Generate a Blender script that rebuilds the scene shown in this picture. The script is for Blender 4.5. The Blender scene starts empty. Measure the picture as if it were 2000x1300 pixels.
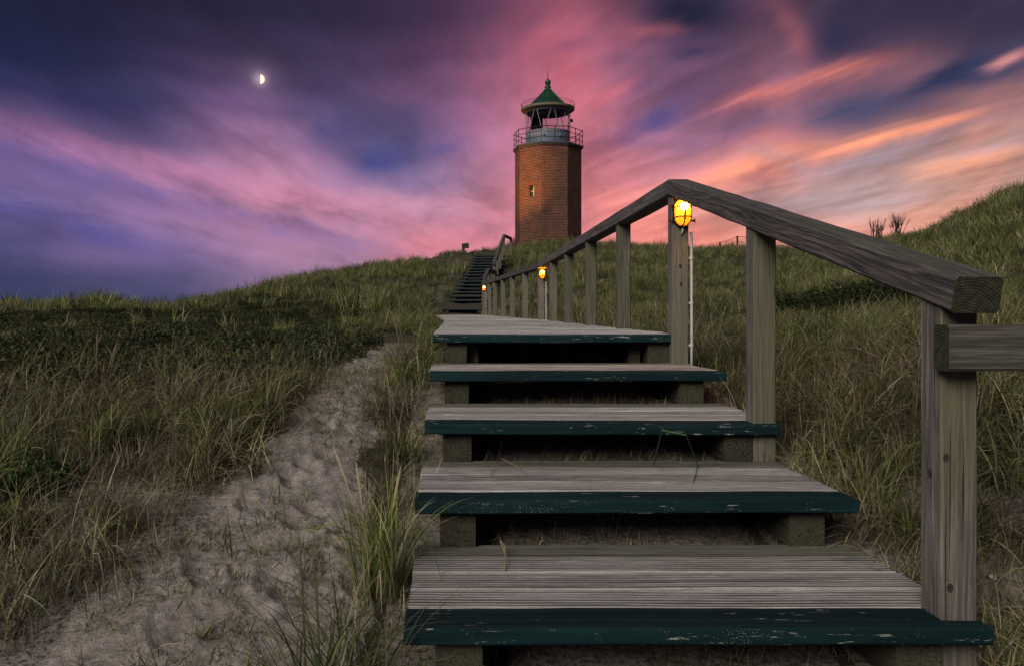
import bpy, math, random
import numpy as np
from mathutils import Vector, Matrix

random.seed(7)
RNG = np.random.default_rng(11)
PI = math.pi
R = math.radians
scene = bpy.context.scene
col = scene.collection

# ------------------------------------------------------------------ camera
CAMZ = 1.5                      # camera height over the datum, metres
FOC, UC, VC = 1600.0, 888.0, 606.0   # focal length and principal point in photo pixels
cam_d = bpy.data.cameras.new('camera')
cam_d.sensor_width = 36.0
cam_d.lens = 36.0 * FOC / 2000.0
cam_d.shift_x = (1000 - UC) / 2000.0
cam_d.shift_y = -(650 - VC) / 2000.0
cam_d.clip_start = 0.05
cam_d.clip_end = 8000
cam = bpy.data.objects.new('camera', cam_d)
cam.location = (0, 0, CAMZ)
cam.rotation_euler = (R(90), 0, 0)
col.objects.link(cam)
scene.camera = cam

def P(u, v, y):
    """world point that lies y metres ahead on the sight line of photo pixel (u, v)"""
    return Vector(((u - UC) / FOC * y, y, CAMZ + (VC - v) / FOC * y))

def lin(c):
    out = []
    for k in c:
        k = k / 255.0
        out.append(k / 12.92 if k <= 0.04045 else ((k + 0.055) / 1.055) ** 2.4)
    return out

scene.view_settings.view_transform = 'Standard'
scene.view_settings.look = 'None'
scene.view_settings.gamma = 1
scene.view_settings.exposure = 0.95
scene.view_settings.use_curve_mapping = False
scene.render.film_transparent = False
try:
    scene.cycles.use_denoising = True
    scene.cycles.max_bounces = 4
    scene.cycles.diffuse_bounces = 2
    scene.cycles.glossy_bounces = 2
    scene.cycles.transmission_bounces = 4
    scene.cycles.sample_clamp_indirect = 4.0
    scene.cycles.transparent_max_bounces = 8
    scene.cycles.caustics_reflective = False
    scene.cycles.caustics_refractive = False
except Exception:
    pass

# ------------------------------------------------------------------ node helpers
class NT:
    def __init__(self, tree):
        self.t = tree
    def n(self, kind, **kw):
        nd = self.t.nodes.new(kind)
        for k, v in kw.items():
            setattr(nd, k, v)
        return nd
    def link(self, a, b):
        self.t.links.new(a, b)
    def put(self, sock, v):
        if hasattr(v, 'is_linked') or isinstance(v, bpy.types.NodeSocket):
            self.t.links.new(v, sock)
        else:
            sock.default_value = v
    def m(self, op, a, b=None, c=None, clamp=False):
        nd = self.n('ShaderNodeMath', operation=op, use_clamp=clamp)
        self.put(nd.inputs[0], a)
        if b is not None: self.put(nd.inputs[1], b)
        if c is not None: self.put(nd.inputs[2], c)
        return nd.outputs[0]
    def vm(self, op, a, b=None, scale=None):
        nd = self.n('ShaderNodeVectorMath', operation=op)
        self.put(nd.inputs[0], a)
        if b is not None: self.put(nd.inputs[1], b)
        if scale is not None: self.put(nd.inputs['Scale'], scale)
        return nd.outputs['Value'] if op in ('DOT_PRODUCT', 'LENGTH') else nd.outputs[0]
    def xyz(self, v):
        nd = self.n('ShaderNodeSeparateXYZ'); self.put(nd.inputs[0], v); return nd.outputs
    def cxyz(self, x, y, z):
        nd = self.n('ShaderNodeCombineXYZ')
        self.put(nd.inputs[0], x); self.put(nd.inputs[1], y); self.put(nd.inputs[2], z)
        return nd.outputs[0]
    def mix(self, f, a, b, blend='MIX'):
        nd = self.n('ShaderNodeMix', data_type='RGBA', blend_type=blend)
        nd.clamp_factor = True
        self.put(nd.inputs[0], f)
        for s, v in ((nd.inputs[6], a), (nd.inputs[7], b)):
            if isinstance(v, (tuple, list)):
                s.default_value = (v[0], v[1], v[2], 1)
            else:
                self.link(v, s)
        return nd.outputs[2]
    def noise(self, vec, scale=5, detail=4, rough=0.55, dist=0.0, out='Fac'):
        nd = self.n('ShaderNodeTexNoise')
        if vec is not None: self.put(nd.inputs['Vector'], vec)
        nd.inputs['Scale'].default_value = scale
        nd.inputs['Detail'].default_value = detail
        nd.inputs['Roughness'].default_value = rough
        nd.inputs['Distortion'].default_value = dist
        return nd.outputs[out]
    def ramp(self, f, stops, interp='LINEAR'):
        nd = self.n('ShaderNodeValToRGB')
        cr = nd.color_ramp
        cr.interpolation = interp
        while len(cr.elements) > 1:
            cr.elements.remove(cr.elements[-1])
        first = True
        for p, c in stops:
            if first:
                e = cr.elements[0]; e.position = p; first = False
            else:
                e = cr.elements.new(p)
            if isinstance(c, (int, float)): c = (c, c, c)
            e.color = (c[0], c[1], c[2], 1)
        self.put(nd.inputs[0], f)
        return nd.outputs[0]
    def smooth(self, f, a, b):
        nd = self.n('ShaderNodeMapRange', interpolation_type='SMOOTHSTEP')
        self.put(nd.inputs[0], f)
        nd.inputs[1].default_value = a; nd.inputs[2].default_value = b
        nd.inputs[3].default_value = 0; nd.inputs[4].default_value = 1
        return nd.outputs[0]

# ------------------------------------------------------------------ world: dusk sky with cloud streets
SKY = {   # rows of the dusk sky: photo height -> (photo column, sRGB)
 0:   [(0,(28,30,60)),(200,(30,28,56)),(400,(36,31,60)),(600,(40,33,62)),(800,(54,38,68)),(950,(78,50,78)),(1040,(112,64,90)),(1120,(150,78,100)),(1220,(126,72,92)),(1290,(60,48,74)),(1400,(44,38,64)),(1500,(62,46,72)),(1570,(112,72,90)),(1640,(48,42,66)),(1800,(44,40,64)),(2000,(58,50,74))],
 80:  [(0,(24,34,74)),(200,(31,32,66)),(400,(52,40,74)),(600,(54,42,76)),(800,(76,50,86)),(950,(112,66,100)),(1060,(168,86,112)),(1150,(176,90,114)),(1250,(142,78,102)),(1340,(72,54,84)),(1420,(66,50,80)),(1500,(112,72,96)),(1560,(140,84,104)),(1620,(54,50,80)),(1720,(66,54,84)),(1820,(92,66,92)),(1950,(48,48,76)),(2000,(52,50,78))],
 160: [(0,(33,38,84)),(200,(40,40,82)),(330,(56,48,92)),(420,(86,60,104)),(520,(80,58,98)),(620,(62,50,90)),(760,(98,68,112)),(900,(140,86,124)),(1000,(176,96,124)),(1150,(204,104,122)),(1250,(154,92,118)),(1350,(112,76,110)),(1450,(104,74,108)),(1560,(150,92,112)),(1660,(120,80,106)),(1780,(164,102,114)),(1860,(96,76,102)),(1940,(72,66,98)),(2000,(110,86,112))],
 240: [(0,(100,76,128)),(100,(92,72,122)),(200,(64,60,110)),(320,(74,66,116)),(420,(118,84,138)),(520,(128,88,140)),(620,(88,74,124)),(720,(72,64,114)),(820,(84,70,118)),(900,(140,94,138)),(1000,(184,108,138)),(1150,(218,114,124)),(1220,(176,102,130)),(1310,(84,70,116)),(1400,(142,92,124)),(1500,(200,116,118)),(1580,(182,110,116)),(1680,(98,80,108)),(1780,(112,86,110)),(1880,(184,122,122)),(2000,(204,134,126))],
 320: [(0,(116,88,148)),(100,(146,102,158)),(220,(170,114,164)),(400,(176,118,164)),(520,(190,124,164)),(620,(166,114,158)),(700,(102,86,146)),(760,(80,78,136)),(840,(116,98,152)),(950,(174,116,154)),(1150,(226,120,130)),(1250,(186,114,138)),(1350,(186,118,136)),(1480,(226,130,122)),(1560,(216,130,122)),(1660,(148,116,128)),(1760,(178,132,130)),(1880,(242,152,120)),(1960,(196,146,138)),(2000,(176,142,140))],
 400: [(0,(100,84,146)),(150,(108,88,148)),(300,(160,112,164)),(500,(206,130,164)),(640,(210,134,168)),(760,(198,134,168)),(860,(184,130,168)),(980,(216,130,150)),(1150,(236,130,134)),(1250,(242,136,126)),(1380,(240,142,126)),(1480,(208,144,132)),(1600,(184,146,142)),(1760,(220,158,136)),(1880,(242,162,130)),(2000,(238,164,142))],
 480: [(0,(70,68,124)),(120,(92,80,138)),(220,(134,102,162)),(320,(118,96,158)),(450,(160,114,164)),(600,(190,126,164)),(690,(168,120,164)),(800,(232,126,140)),(950,(222,130,148)),(1150,(240,140,142)),(1300,(252,140,122)),(1450,(244,146,130)),(1700,(242,160,142)),(2000,(248,166,138))],
 560: [(0,(54,60,104)),(200,(66,66,112)),(350,(76,74,122)),(500,(132,104,146)),(700,(156,118,154)),(850,(214,128,148)),(1150,(244,140,138)),(1500,(248,146,128)),(2000,(250,164,136))],
 620: [(0,(48,60,100)),(350,(56,64,108)),(600,(104,90,138)),(850,(190,122,148)),(1150,(240,136,134)),(1500,(246,142,124)),(2000,(250,160,132))],
}
SKY_V = sorted(SKY)

def soft(c):      # a touch less saturated
    m_ = sum(c) / 3.0
    return tuple(k + (m_ - k) * 0.10 for k in c)
SKY = {v_: [(u_, soft(soft(c_)) if u_ < 900 else soft(c_)) for u_, c_ in r_] for v_, r_ in SKY.items()}

def sky_row(v, u):
    pts = SKY[v]
    us = [p[0] for p in pts]
    return np.array([np.interp(u, us, [p[1][k] for p in pts]) for k in range(3)])

def sky_at(u, v):
    v = min(max(v, SKY_V[0]), SKY_V[-1])
    for a, b in zip(SKY_V, SKY_V[1:]):
        if a <= v <= b:
            t = (v - a) / (b - a)
            return sky_row(a, u) * (1 - t) + sky_row(b, u) * t

MOON_DIR = Vector(((508 - UC) / FOC, 1, (VC - 155) / FOC)).normalized()
SUN_AZ, SUN_EL = R(-145), R(34)      # where the soft light comes from (azimuth from +Y towards +X)

world = bpy.data.worlds.new('World')
scene.world = world
world.use_nodes = True
try:
    world.cycles.sampling_method = 'MANUAL'
    world.cycles.sample_map_resolution = 512
except Exception:
    pass
wt = NT(world.node_tree)
world.node_tree.nodes.clear()
geo = wt.n('ShaderNodeTexCoord').outputs['Generated']
d = wt.vm('NORMALIZE', geo)
dx, dy, dz = wt.xyz(d)
hyp = wt.m('SQRT', wt.m('ADD', wt.m('MULTIPLY', dx, dx), wt.m('MULTIPLY', dy, dy)))
az = wt.m('ARCTAN2', dx, dy)
tel = wt.m('DIVIDE', dz, wt.m('MAXIMUM', hyp, 0.02))
# cloud-plane coordinates: streets run towards azimuth 9 degrees
den = wt.m('ADD', wt.m('MAXIMUM', dz, 0.0), 0.13)
px = wt.m('DIVIDE', dx, den); py = wt.m('DIVIDE', dy, den)
ca, sa = math.cos(R(9)), math.sin(R(9))
al = wt.m('ADD', wt.m('MULTIPLY', px, sa), wt.m('MULTIPLY', py, ca))
ac = wt.m('SUBTRACT', wt.m('MULTIPLY', px, ca), wt.m('MULTIPLY', py, sa))
st_vec = wt.cxyz(wt.m('MULTIPLY', ac, 1.0), wt.m('MULTIPLY', al, 0.33), 0.3)
n1 = wt.noise(st_vec, 1.3, 5, 0.52, 0.15)
n2 = wt.noise(wt.vm('ADD', st_vec, (7.3, 2.1, 5.0)), 1.4, 6, 0.55, 0.2)
n3 = wt.noise(wt.vm('ADD', st_vec, (3.1, 9.7, 1.0)), 3.6, 8, 0.58, 0.25)
az_w = wt.m('ADD', az, wt.m('MULTIPLY', wt.m('SUBTRACT', n1, 0.5), 0.065))
tel_w = wt.m('ADD', tel, wt.m('MULTIPLY', wt.m('SUBTRACT', n2, 0.5),
                              wt.m('MULTIPLY', wt.smooth(tel, 0.0, 0.2), 0.085)))
azn = wt.m('ADD', wt.m('DIVIDE', az_w, 2 * PI), 0.5)
rows = [0.0, 0.03, 0.075, 0.12, 0.16, 0.20, 0.24, 0.28, 0.32, 0.37, 0.7, 1.6]
OUT = {0.7: (46, 42, 80), 1.6: (40, 40, 82)}
def row_stops(t):
    st = []
    azs = [-29.2 + 64.2 * k / 24 for k in range(25)]
    back = np.array([84, 76, 124.0]) * (1 - min(t, 1)) + np.array([44, 42, 82.0]) * min(t, 1)
    def c_at(a):
        u = UC + FOC * math.tan(R(a)); v = VC - FOC * t / math.cos(R(a))
        c = sky_at(min(max(u, 0), 2000), v)
        if t > 0.42:
            w = min((t - 0.42) / 0.3, 1)
            c = c * (1 - w) + np.array(OUT[t]) * w
        return c
    st.append((-180, back)); st.append((-100, back * 0.6 + c_at(-29) * 0.4)); st.append((-55, c_at(-29)))
    for a in azs: st.append((a, c_at(a)))
    st.append((55, c_at(35))); st.append((100, back * 0.6 + c_at(35) * 0.4)); st.append((179.9, back))
    return [((a + 180) / 360, lin(c)) for a, c in st]
cur = None
prev = None
for t in rows:
    rc = wt.ramp(azn, row_stops(t), 'LINEAR')
    if cur is None:
        cur = rc
    else:
        f = wt.smooth(tel_w, prev, t)
        cur = wt.mix(f, cur, rc)
    prev = t
# single cloud bands: ends in photo pixels, half width, colour, cover
BANDS = [((1225,135),(1430,150),42,(106,76,108),.55), ((1290,212),(1480,188),24,(114,80,112),.5), ((1660,62),(1990,50),38,(62,50,74),.55), ((1480,396),(1860,374),22,(184,162,168),.6), ((1640,335),(1900,300),18,(172,152,160),.45),
 ((60,190),(330,250),34,(56,52,98),.6), ((0,290),(340,395),20,(88,80,142),.65), ((300,385),(700,478),15,(126,102,156),.6), ((0,398),(290,482),20,(78,76,138),.65),
 ((0,250),(380,345),20,(178,118,164),.5), ((380,345),(800,440),24,(212,136,166),.5), ((700,318),(795,308),20,(72,74,130),.8), ((615,262),(690,255),20,(74,68,118),.65), ((845,300),(905,284),11,(104,90,148),.55),
 ((1560,228),(1760,190),24,(66,66,96),.85), ((1760,190),(2000,100),27,(44,48,78),.9), ((1205,278),(1340,220),16,(70,68,120),.85), ((1370,268),(1540,218),18,(92,80,118),.6),
 ((1275,18),(1450,26),34,(30,30,52),.92), ((1630,30),(1660,110),42,(42,40,66),.85), ((1700,20),(1960,20),30,(46,40,64),.6), ((1330,112),(1410,104),13,(54,48,80),.65), ((1950,148),(2010,122),9,(64,62,88),.7),
 ((1720,305),(1900,250),10,(136,126,146),.65), ((1590,318),(1790,318),18,(164,144,156),.55), ((1370,350),(1620,290),13,(248,152,126),.8), ((1610,292),(1800,262),13,(250,156,122),.85), ((1790,264),(1890,232),9,(244,152,122),.8),
 ((1425,205),(1560,168),11,(214,122,118),.75), ((1560,166),(1720,120),10,(206,118,112),.8), ((1060,40),(1140,190),36,(196,98,116),.5), ((1160,205),(1235,170),9,(206,110,120),.6), ((1535,30),(1570,105),15,(160,92,104),.75),
 ((1955,128),(2010,108),7,(196,130,128),.7), ((1800,335),(2010,305),14,(248,168,132),.65), ((1230,62),(1330,60),9,(150,84,98),.65), ((1310,155),(1440,125),11,(122,80,106),.6), ((1165,262),(1420,262),12,(176,112,138),.4),
 ((620,425),(655,432),5,(150,98,136),.5), ((1470,402),(1800,384),15,(178,152,158),.6), ((1490,300),(1600,335),13,(176,146,156),.5), ((1850,300),(2010,270),12,(168,146,152),.5), ((1080,110),(1180,60),10,(120,74,104),.5), ((1000,60),(1060,20),14,(84,56,88),.5), ((1180,120),(1260,110),12,(112,74,108),.55), ((1140,235),(1260,200),10,(170,104,128),.5)]
cf, sf = math.cos(R(-24)), math.sin(R(-24))       # the high streaks on the right run another way
al2 = wt.m('ADD', wt.m('MULTIPLY', px, sf), wt.m('MULTIPLY', py, cf))
ac2 = wt.m('SUBTRACT', wt.m('MULTIPLY', px, cf), wt.m('MULTIPLY', py, sf))
fan = wt.cxyz(wt.m('MULTIPLY', ac2, 1.5), wt.m('MULTIPLY', al2, 0.30), 0.7)
fine = wt.noise(fan, 3.2, 7, 0.56, 0.5)
pq = wt.cxyz(wt.m('ADD', wt.m('ADD', az, wt.m('MULTIPLY', wt.m('SUBTRACT', n1, 0.5), 0.045)), wt.m('MULTIPLY', wt.m('SUBTRACT', fine, 0.5), 0.055)),
             wt.m('ADD', wt.m('ADD', tel, wt.m('MULTIPLY', wt.m('SUBTRACT', n2, 0.5), 0.030)), wt.m('MULTIPLY', wt.m('SUBTRACT', n3, 0.5), 0.040)), 0.0)
patchy = wt.m('ADD', 0.55, wt.m('MULTIPLY', wt.smooth(fine, 0.32, 0.66), 0.55))
def to_sky(u, v):
    a_ = math.atan((u - UC) / FOC)
    return Vector((a_, (VC - v) / FOC * math.cos(a_), 0))
for e0, e1, hw, cc, cover in BANDS:
    a_, b_ = to_sky(*e0), to_sky(*e1)
    ba = b_ - a_
    pa = wt.vm('SUBTRACT', pq, tuple(a_))
    h_ = wt.m('MULTIPLY', wt.vm('DOT_PRODUCT', pa, tuple(ba)), 1.0 / ba.length_squared)
    dist = wt.vm('LENGTH', wt.vm('SUBTRACT', pa, wt.vm('SCALE', tuple(ba), scale=h_)))
    q_ = wt.m('ADD', wt.m('POWER', wt.m('MULTIPLY', dist, FOC / (hw * 1.3)), 2.0), wt.m('POWER', wt.m('MULTIPLY', wt.m('SUBTRACT', h_, 0.5), 1.55), 2.0))
    cur = wt.mix(wt.m('MULTIPLY', wt.m('EXPONENT', wt.m('MULTIPLY', q_, -1.0)), wt.m('MULTIPLY', patchy, cover * 1.15)), cur, lin(cc))
rightw = wt.smooth(az, -0.02, 0.26)
cur = wt.vm('SCALE', cur, scale=wt.m('ADD', 1.0, wt.m('MULTIPLY', wt.m('SUBTRACT', wt.smooth(fine, 0.28, 0.72), 0.5), wt.m('ADD', 0.10, wt.m('MULTIPLY', rightw, 0.34)))))
# wisps: brighter and darker streaks inside the clouds
amp = wt.m('MULTIPLY', wt.m('SUBTRACT', n3, 0.5), wt.smooth(tel, 0.0, 0.16))
gain = wt.m('ADD', 1.0, wt.m('MULTIPLY', amp, 1.25))
cur = wt.vm('SCALE', cur, scale=gain)
cur = wt.mix(wt.m('MULTIPLY', wt.m('SUBTRACT', 0.5, n3), 0.7, clamp=True), cur, (0.045, 0.045, 0.13))
# halo of thin cloud about the moon
md = wt.m('SUBTRACT', 1.0, wt.vm('DOT_PRODUCT', d, tuple(MOON_DIR)))
h1 = wt.m('EXPONENT', wt.m('MULTIPLY', md, -1.0 / 2.6e-5))
h2 = wt.m('EXPONENT', wt.m('MULTIPLY', md, -1.0 / 2.5e-4))
halo = wt.m('ADD', wt.m('MULTIPLY', h1, 0.30), wt.m('MULTIPLY', h2, 0.05))
cur = wt.vm('ADD', cur, wt.vm('SCALE', (1.0, 0.72, 0.82), scale=halo))
nish = wt.n('ShaderNodeTexSky', sky_type='NISHITA')
nish.sun_disc = False
nish.sun_elevation = R(1.0)
nish.sun_rotation = R(60)
cur = wt.vm('ADD', cur, wt.vm('SCALE', nish.outputs[0], scale=0.003))
bg = wt.n('ShaderNodeBackground')
wt.link(cur, bg.inputs[0])
bg.inputs[1].default_value = 0.518
wo = wt.n('ShaderNodeOutputWorld')
wt.link(bg.outputs[0], wo.inputs[0])

# ------------------------------------------------------------------ the one soft sun of the dusk
sun_d = bpy.data.lights.new('sun', 'SUN')
sun_d.energy = 1.5
sun_d.angle = R(34)
sun_d.color = (1.0, 0.95, 0.86)
sun = bpy.data.objects.new('sun', sun_d)
sd = Vector((math.sin(SUN_AZ) * math.cos(SUN_EL), math.cos(SUN_AZ) * math.cos(SUN_EL), math.sin(SUN_EL)))
sun.rotation_euler = (-sd).to_track_quat('-Z', 'Y').to_euler()
sun.location = (0, 0, 30)
col.objects.link(sun)

# ------------------------------------------------------------------ object helpers
def tag(o, label=None, cat=None, group=None, kind=None):
    if label: o['label'] = label
    if cat: o['category'] = cat
    if group: o['group'] = group
    if kind: o['kind'] = kind
    return o

def empty(name, loc=(0, 0, 0), rz=0.0):
    o = bpy.data.objects.new(name, None)
    o.empty_display_size = 0.1
    o.location = loc; o.rotation_euler = (0, 0, rz)
    col.objects.link(o)
    return o

def link(name, me, parent=None, loc=(0, 0, 0), rot=(0, 0, 0)):
    o = bpy.data.objects.new(name, me)
    o.location = loc; o.rotation_euler = rot
    col.objects.link(o)
    if parent is not None: o.parent = parent
    return o

class MB:
    """collects faces, becomes one mesh"""
    def __init__(self):
        self.v = []; self.f = []; self.mi = []
    def add(self, vs, fs, mi=0):
        b = len(self.v)
        self.v += [tuple(p) for p in vs]
        self.f += [tuple(b + i for i in f) for f in fs]
        self.mi += [mi] * len(fs)
        return self
    def box(self, x0, x1, y0, y1, z0, z1, mi=0):
        return self.add([(x0,y0,z0),(x1,y0,z0),(x1,y1,z0),(x0,y1,z0),(x0,y0,z1),(x1,y0,z1),(x1,y1,z1),(x0,y1,z1)],
                        [(0,3,2,1),(4,5,6,7),(0,1,5,4),(1,2,6,5),(2,3,7,6),(3,0,4,7)], mi)
    def tube(self, pts, rad, n=8, cap=True, mi=0, closed=False):
        pts = [Vector(p) for p in pts]
        if not isinstance(rad, (list, tuple)): rad = [rad] * len(pts)
        rings = []
        m = len(pts)
        up = None
        for i, p in enumerate(pts):
            if closed: t = pts[(i + 1) % m] - pts[i - 1]
            else: t = pts[min(i + 1, m - 1)] - pts[max(i - 1, 0)]
            t.normalize()
            if up is None:
                up = Vector((0, 0, 1)) if abs(t.z) < 0.9 else Vector((0, 1, 0))
            a = t.cross(up)
            if a.length < 1e-5: a = t.cross(Vector((1, 0, 0)))
            a.normalize(); b = a.cross(t).normalized(); up = b
            rings.append([p + (a * math.cos(2*PI*k/n) + b * math.sin(2*PI*k/n)) * rad[i] for k in range(n)])
        vs = [q for r_ in rings for q in r_]
        fs = []
        for i in range(m if closed else m - 1):
            j = (i + 1) % m
            for k in range(n):
                k2 = (k + 1) % n
                fs.append((i*n+k, i*n+k2, j*n+k2, j*n+k))
        if cap and not closed:
            fs.append(tuple(range(n - 1, -1, -1))); fs.append(tuple((m-1)*n + k for k in range(n)))
        return self.add(vs, fs, mi)
    def lathe(self, prof, n=32, a0=0.0, mi=0, cap=True):
        vs = []; fs = []
        m = len(prof)
        for (r_, z) in prof:
            for k in range(n):
                a = a0 + 2*PI*k/n
                vs.append((r_*math.sin(a), -r_*math.cos(a), z))
        for i in range(m - 1):
            for k in range(n):
                k2 = (k+1) % n
                fs.append((i*n+k, i*n+k2, (i+1)*n+k2, (i+1)*n+k))
        if cap:
            fs.append(tuple(range(n-1, -1, -1))); fs.append(tuple((m-1)*n+k for k in range(n)))
        return self.add(vs, fs, mi)
    def mesh(self, name, mats, smooth=False):
        me = bpy.data.meshes.new(name)
        me.from_pydata(self.v, [], self.f)
        if not isinstance(mats, (list, tuple)): mats = [mats]
        for m_ in mats: me.materials.append(m_)
        if any(self.mi): me.polygons.foreach_set('material_index', self.mi)
        if smooth: me.polygons.foreach_set('use_smooth', [True] * len(me.polygons))
        me.validate(); me.update()
        return me
    def obj(self, name, mats, parent=None, loc=(0,0,0), rot=(0,0,0), smooth=False):
        return link(name, self.mesh(name, mats, smooth), parent, loc, rot)

# ------------------------------------------------------------------ materials
def mat(name):
    m_ = bpy.data.materials.new(name)
    m_.use_nodes = True
    t = NT(m_.node_tree)
    m_.node_tree.nodes.clear()
    out = t.n('ShaderNodeOutputMaterial')
    return m_, t, out

def pbsdf(t, out, base, rough=0.7, bump=None, bdist=0.003, bstr=0.6, metal=0.0, spec=0.3):
    b = t.n('ShaderNodeBsdfPrincipled')
    if isinstance(base, (tuple, list)): b.inputs['Base Color'].default_value = (base[0], base[1], base[2], 1)
    else: t.link(base, b.inputs['Base Color'])
    t.put(b.inputs['Roughness'], rough)
    b.inputs['Metallic'].default_value = metal
    b.inputs['Specular IOR Level'].default_value = spec
    if bump is not None:
        bn = t.n('ShaderNodeBump')
        bn.inputs['Strength'].default_value = bstr
        bn.inputs['Distance'].default_value = bdist
        t.link(bump, bn.inputs['Height'])
        t.link(bn.outputs[0], b.inputs['Normal'])
    t.link(b.outputs[0], out.inputs[0])
    return b

def wood_vec(t, axis):
    tc = t.n('ShaderNodeTexCoord').outputs['Object']
    rnd = t.n('ShaderNodeObjectInfo').outputs['Random']
    off = t.cxyz(t.m('MULTIPLY', rnd, 37.0), t.m('MULTIPLY', rnd, 11.3), t.m('MULTIPLY', rnd, 23.1))
    return t.vm('ADD', tc, off), tc, rnd

def sc3(axis, along, across):
    s = [across] * 3
    s['xyz'.index(axis)] = along
    return tuple(s)

def make_wood(name, axis, dark, mid, light, algae=None, algae_amt=0.0, end=False, across=70.0, figure=0.055, groove=False, along=2.4, tint=0.25):
    """weathered softwood: streaked grain along one axis, drying cracks, knots, algae film"""
    m_, t, out = mat(name)
    v, tc, rnd = wood_vec(t, axis)
    g1 = t.noise(t.vm('MULTIPLY', v, sc3(axis, along, across)), 1.0, 5, 0.65, 0.9)
    g2 = t.noise(t.vm('MULTIPLY', v, sc3(axis, along * 5.0, across * 3.6)), 1.0, 3, 0.6, 0.2)
    blot = t.noise(t.vm('MULTIPLY', v, sc3(axis, 2.2, 9.0)), 1.0, 4, 0.6)
    # knots: sparse round spots that push the grain aside
    vo = t.n('ShaderNodeTexVoronoi', feature='F1')
    t.link(t.vm('MULTIPLY', v, sc3(axis, 3.2, 7.5)), vo.inputs['Vector'])
    vo.inputs['Scale'].default_value = 1.0
    vd = vo.outputs['Distance']
    knot = t.m('SUBTRACT', 1.0, t.smooth(vd, 0.055, 0.10))
    pick = t.m('GREATER_THAN', t.xyz(vo.outputs['Color'])[0], 0.62)
    knot = t.m('MULTIPLY', knot, pick)
    grain = t.m('ADD', t.m('MULTIPLY', g1, 0.65), t.m('MULTIPLY', g2, 0.35))
    sx, sy, sz = t.xyz(v)
    aa = {'x': (sy, sz), 'y': (sx, sz), 'z': (sx, sy)}[axis]
    warp = t.noise(t.vm('MULTIPLY', v, sc3(axis, 0.9, 8.0)), 1.0, 3, 0.5)
    ring = t.m('SINE', t.m('ADD', t.m('MULTIPLY', t.m('ADD', aa[0], t.m('MULTIPLY', aa[1], 0.7)), 300.0), t.m('MULTIPLY', warp, 70.0)))
    grain = t.m('ADD', grain, t.m('MULTIPLY', ring, figure))
    c = t.ramp(grain, [(0.31, dark), (0.47, mid), (0.62, light)])
    c = t.mix(t.m('MULTIPLY', t.smooth(blot, 0.42, 0.70), 0.45), c, dark)
    if algae:
        an = t.noise(t.vm('MULTIPLY', v, sc3(axis, 1.2, 6.0)), 1.0, 5, 0.65)
        nrm = t.xyz(t.n('ShaderNodeNewGeometry').outputs['Normal'])
        front = t.smooth(t.m('MULTIPLY', nrm[1], -1.0), 0.3, 0.8)
        top = t.smooth(nrm[2], 0.4, 0.9)
        reach = t.m('ADD', t.m('MULTIPLY', t.m('MAXIMUM', front, top), 0.75), 0.2)
        am = t.m('MULTIPLY', t.m('MULTIPLY', t.smooth(an, 0.30, 0.62), reach), algae_amt)
        c = t.mix(am, c, t.mix(g1, algae, tuple(k * 2.2 for k in algae)))
    c = t.mix(t.m('MULTIPLY', knot, 0.8), c, tuple(k * 0.45 for k in dark))
    crack = t.smooth(t.noise(t.vm('MULTIPLY', v, sc3(axis, 1.1, across * 1.3)), 1.0, 2, 0.5, 0.3), 0.655, 0.70)
    c = t.mix(t.m('MULTIPLY', crack, 0.85), c, tuple(k * 0.25 for k in dark))
    c = t.mix(tint, c, t.mix(rnd, tuple(k * 0.75 for k in mid), tuple(k * 1.15 for k in light)))
    if groove:
        ga = t.n('ShaderNodeAttribute'); ga.attribute_name = 'groove'
        dirt = t.m('MULTIPLY', ga.outputs['Fac'], t.m('ADD', 0.55, t.m('MULTIPLY', blot, 0.8)), clamp=True)
        c = t.mix(dirt, c, (0.030, 0.026, 0.022))
    h = t.m('SUBTRACT', t.m('ADD', grain, t.m('MULTIPLY', knot, -0.3)), t.m('MULTIPLY', crack, 1.1))
    h = t.m('ADD', h, t.m('MULTIPLY', t.noise(v, 260, 3, 0.7), 0.25))
    pbsdf(t, out, c, 0.85, h, 0.008, 1.0, spec=0.15)
    return m_

PURP_D, PURP_M, PURP_L = (0.022, 0.018, 0.019), (0.068, 0.056, 0.055), (0.20, 0.172, 0.162)
M_POST = make_wood('weathered_post_wood', 'z', (0.035, 0.029, 0.029), (0.112, 0.094, 0.090), (0.26, 0.226, 0.205), (0.070, 0.070, 0.026), 0.9)
M_RAIL = make_wood('weathered_rail_wood', 'x', PURP_D, PURP_M, PURP_L, (0.050, 0.054, 0.028), 0.55)
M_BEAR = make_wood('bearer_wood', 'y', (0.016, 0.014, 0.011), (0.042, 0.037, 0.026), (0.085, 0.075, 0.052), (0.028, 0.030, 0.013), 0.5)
M_BOARD = make_wood('tread_wood', 'x', (0.066, 0.056, 0.051), (0.255, 0.228, 0.212), (0.62, 0.57, 0.54), (0.09, 0.086, 0.05), 0.30, across=85, figure=0.02, groove=True, along=5.5, tint=0.42)

M_MOSSY = make_wood('mossy_tread_wood', 'x', (0.050, 0.044, 0.036), (0.125, 0.115, 0.092), (0.26, 0.24, 0.20), (0.085, 0.082, 0.046), 0.45, across=85, figure=0.02, groove=True, along=5.5, tint=0.3)

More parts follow.
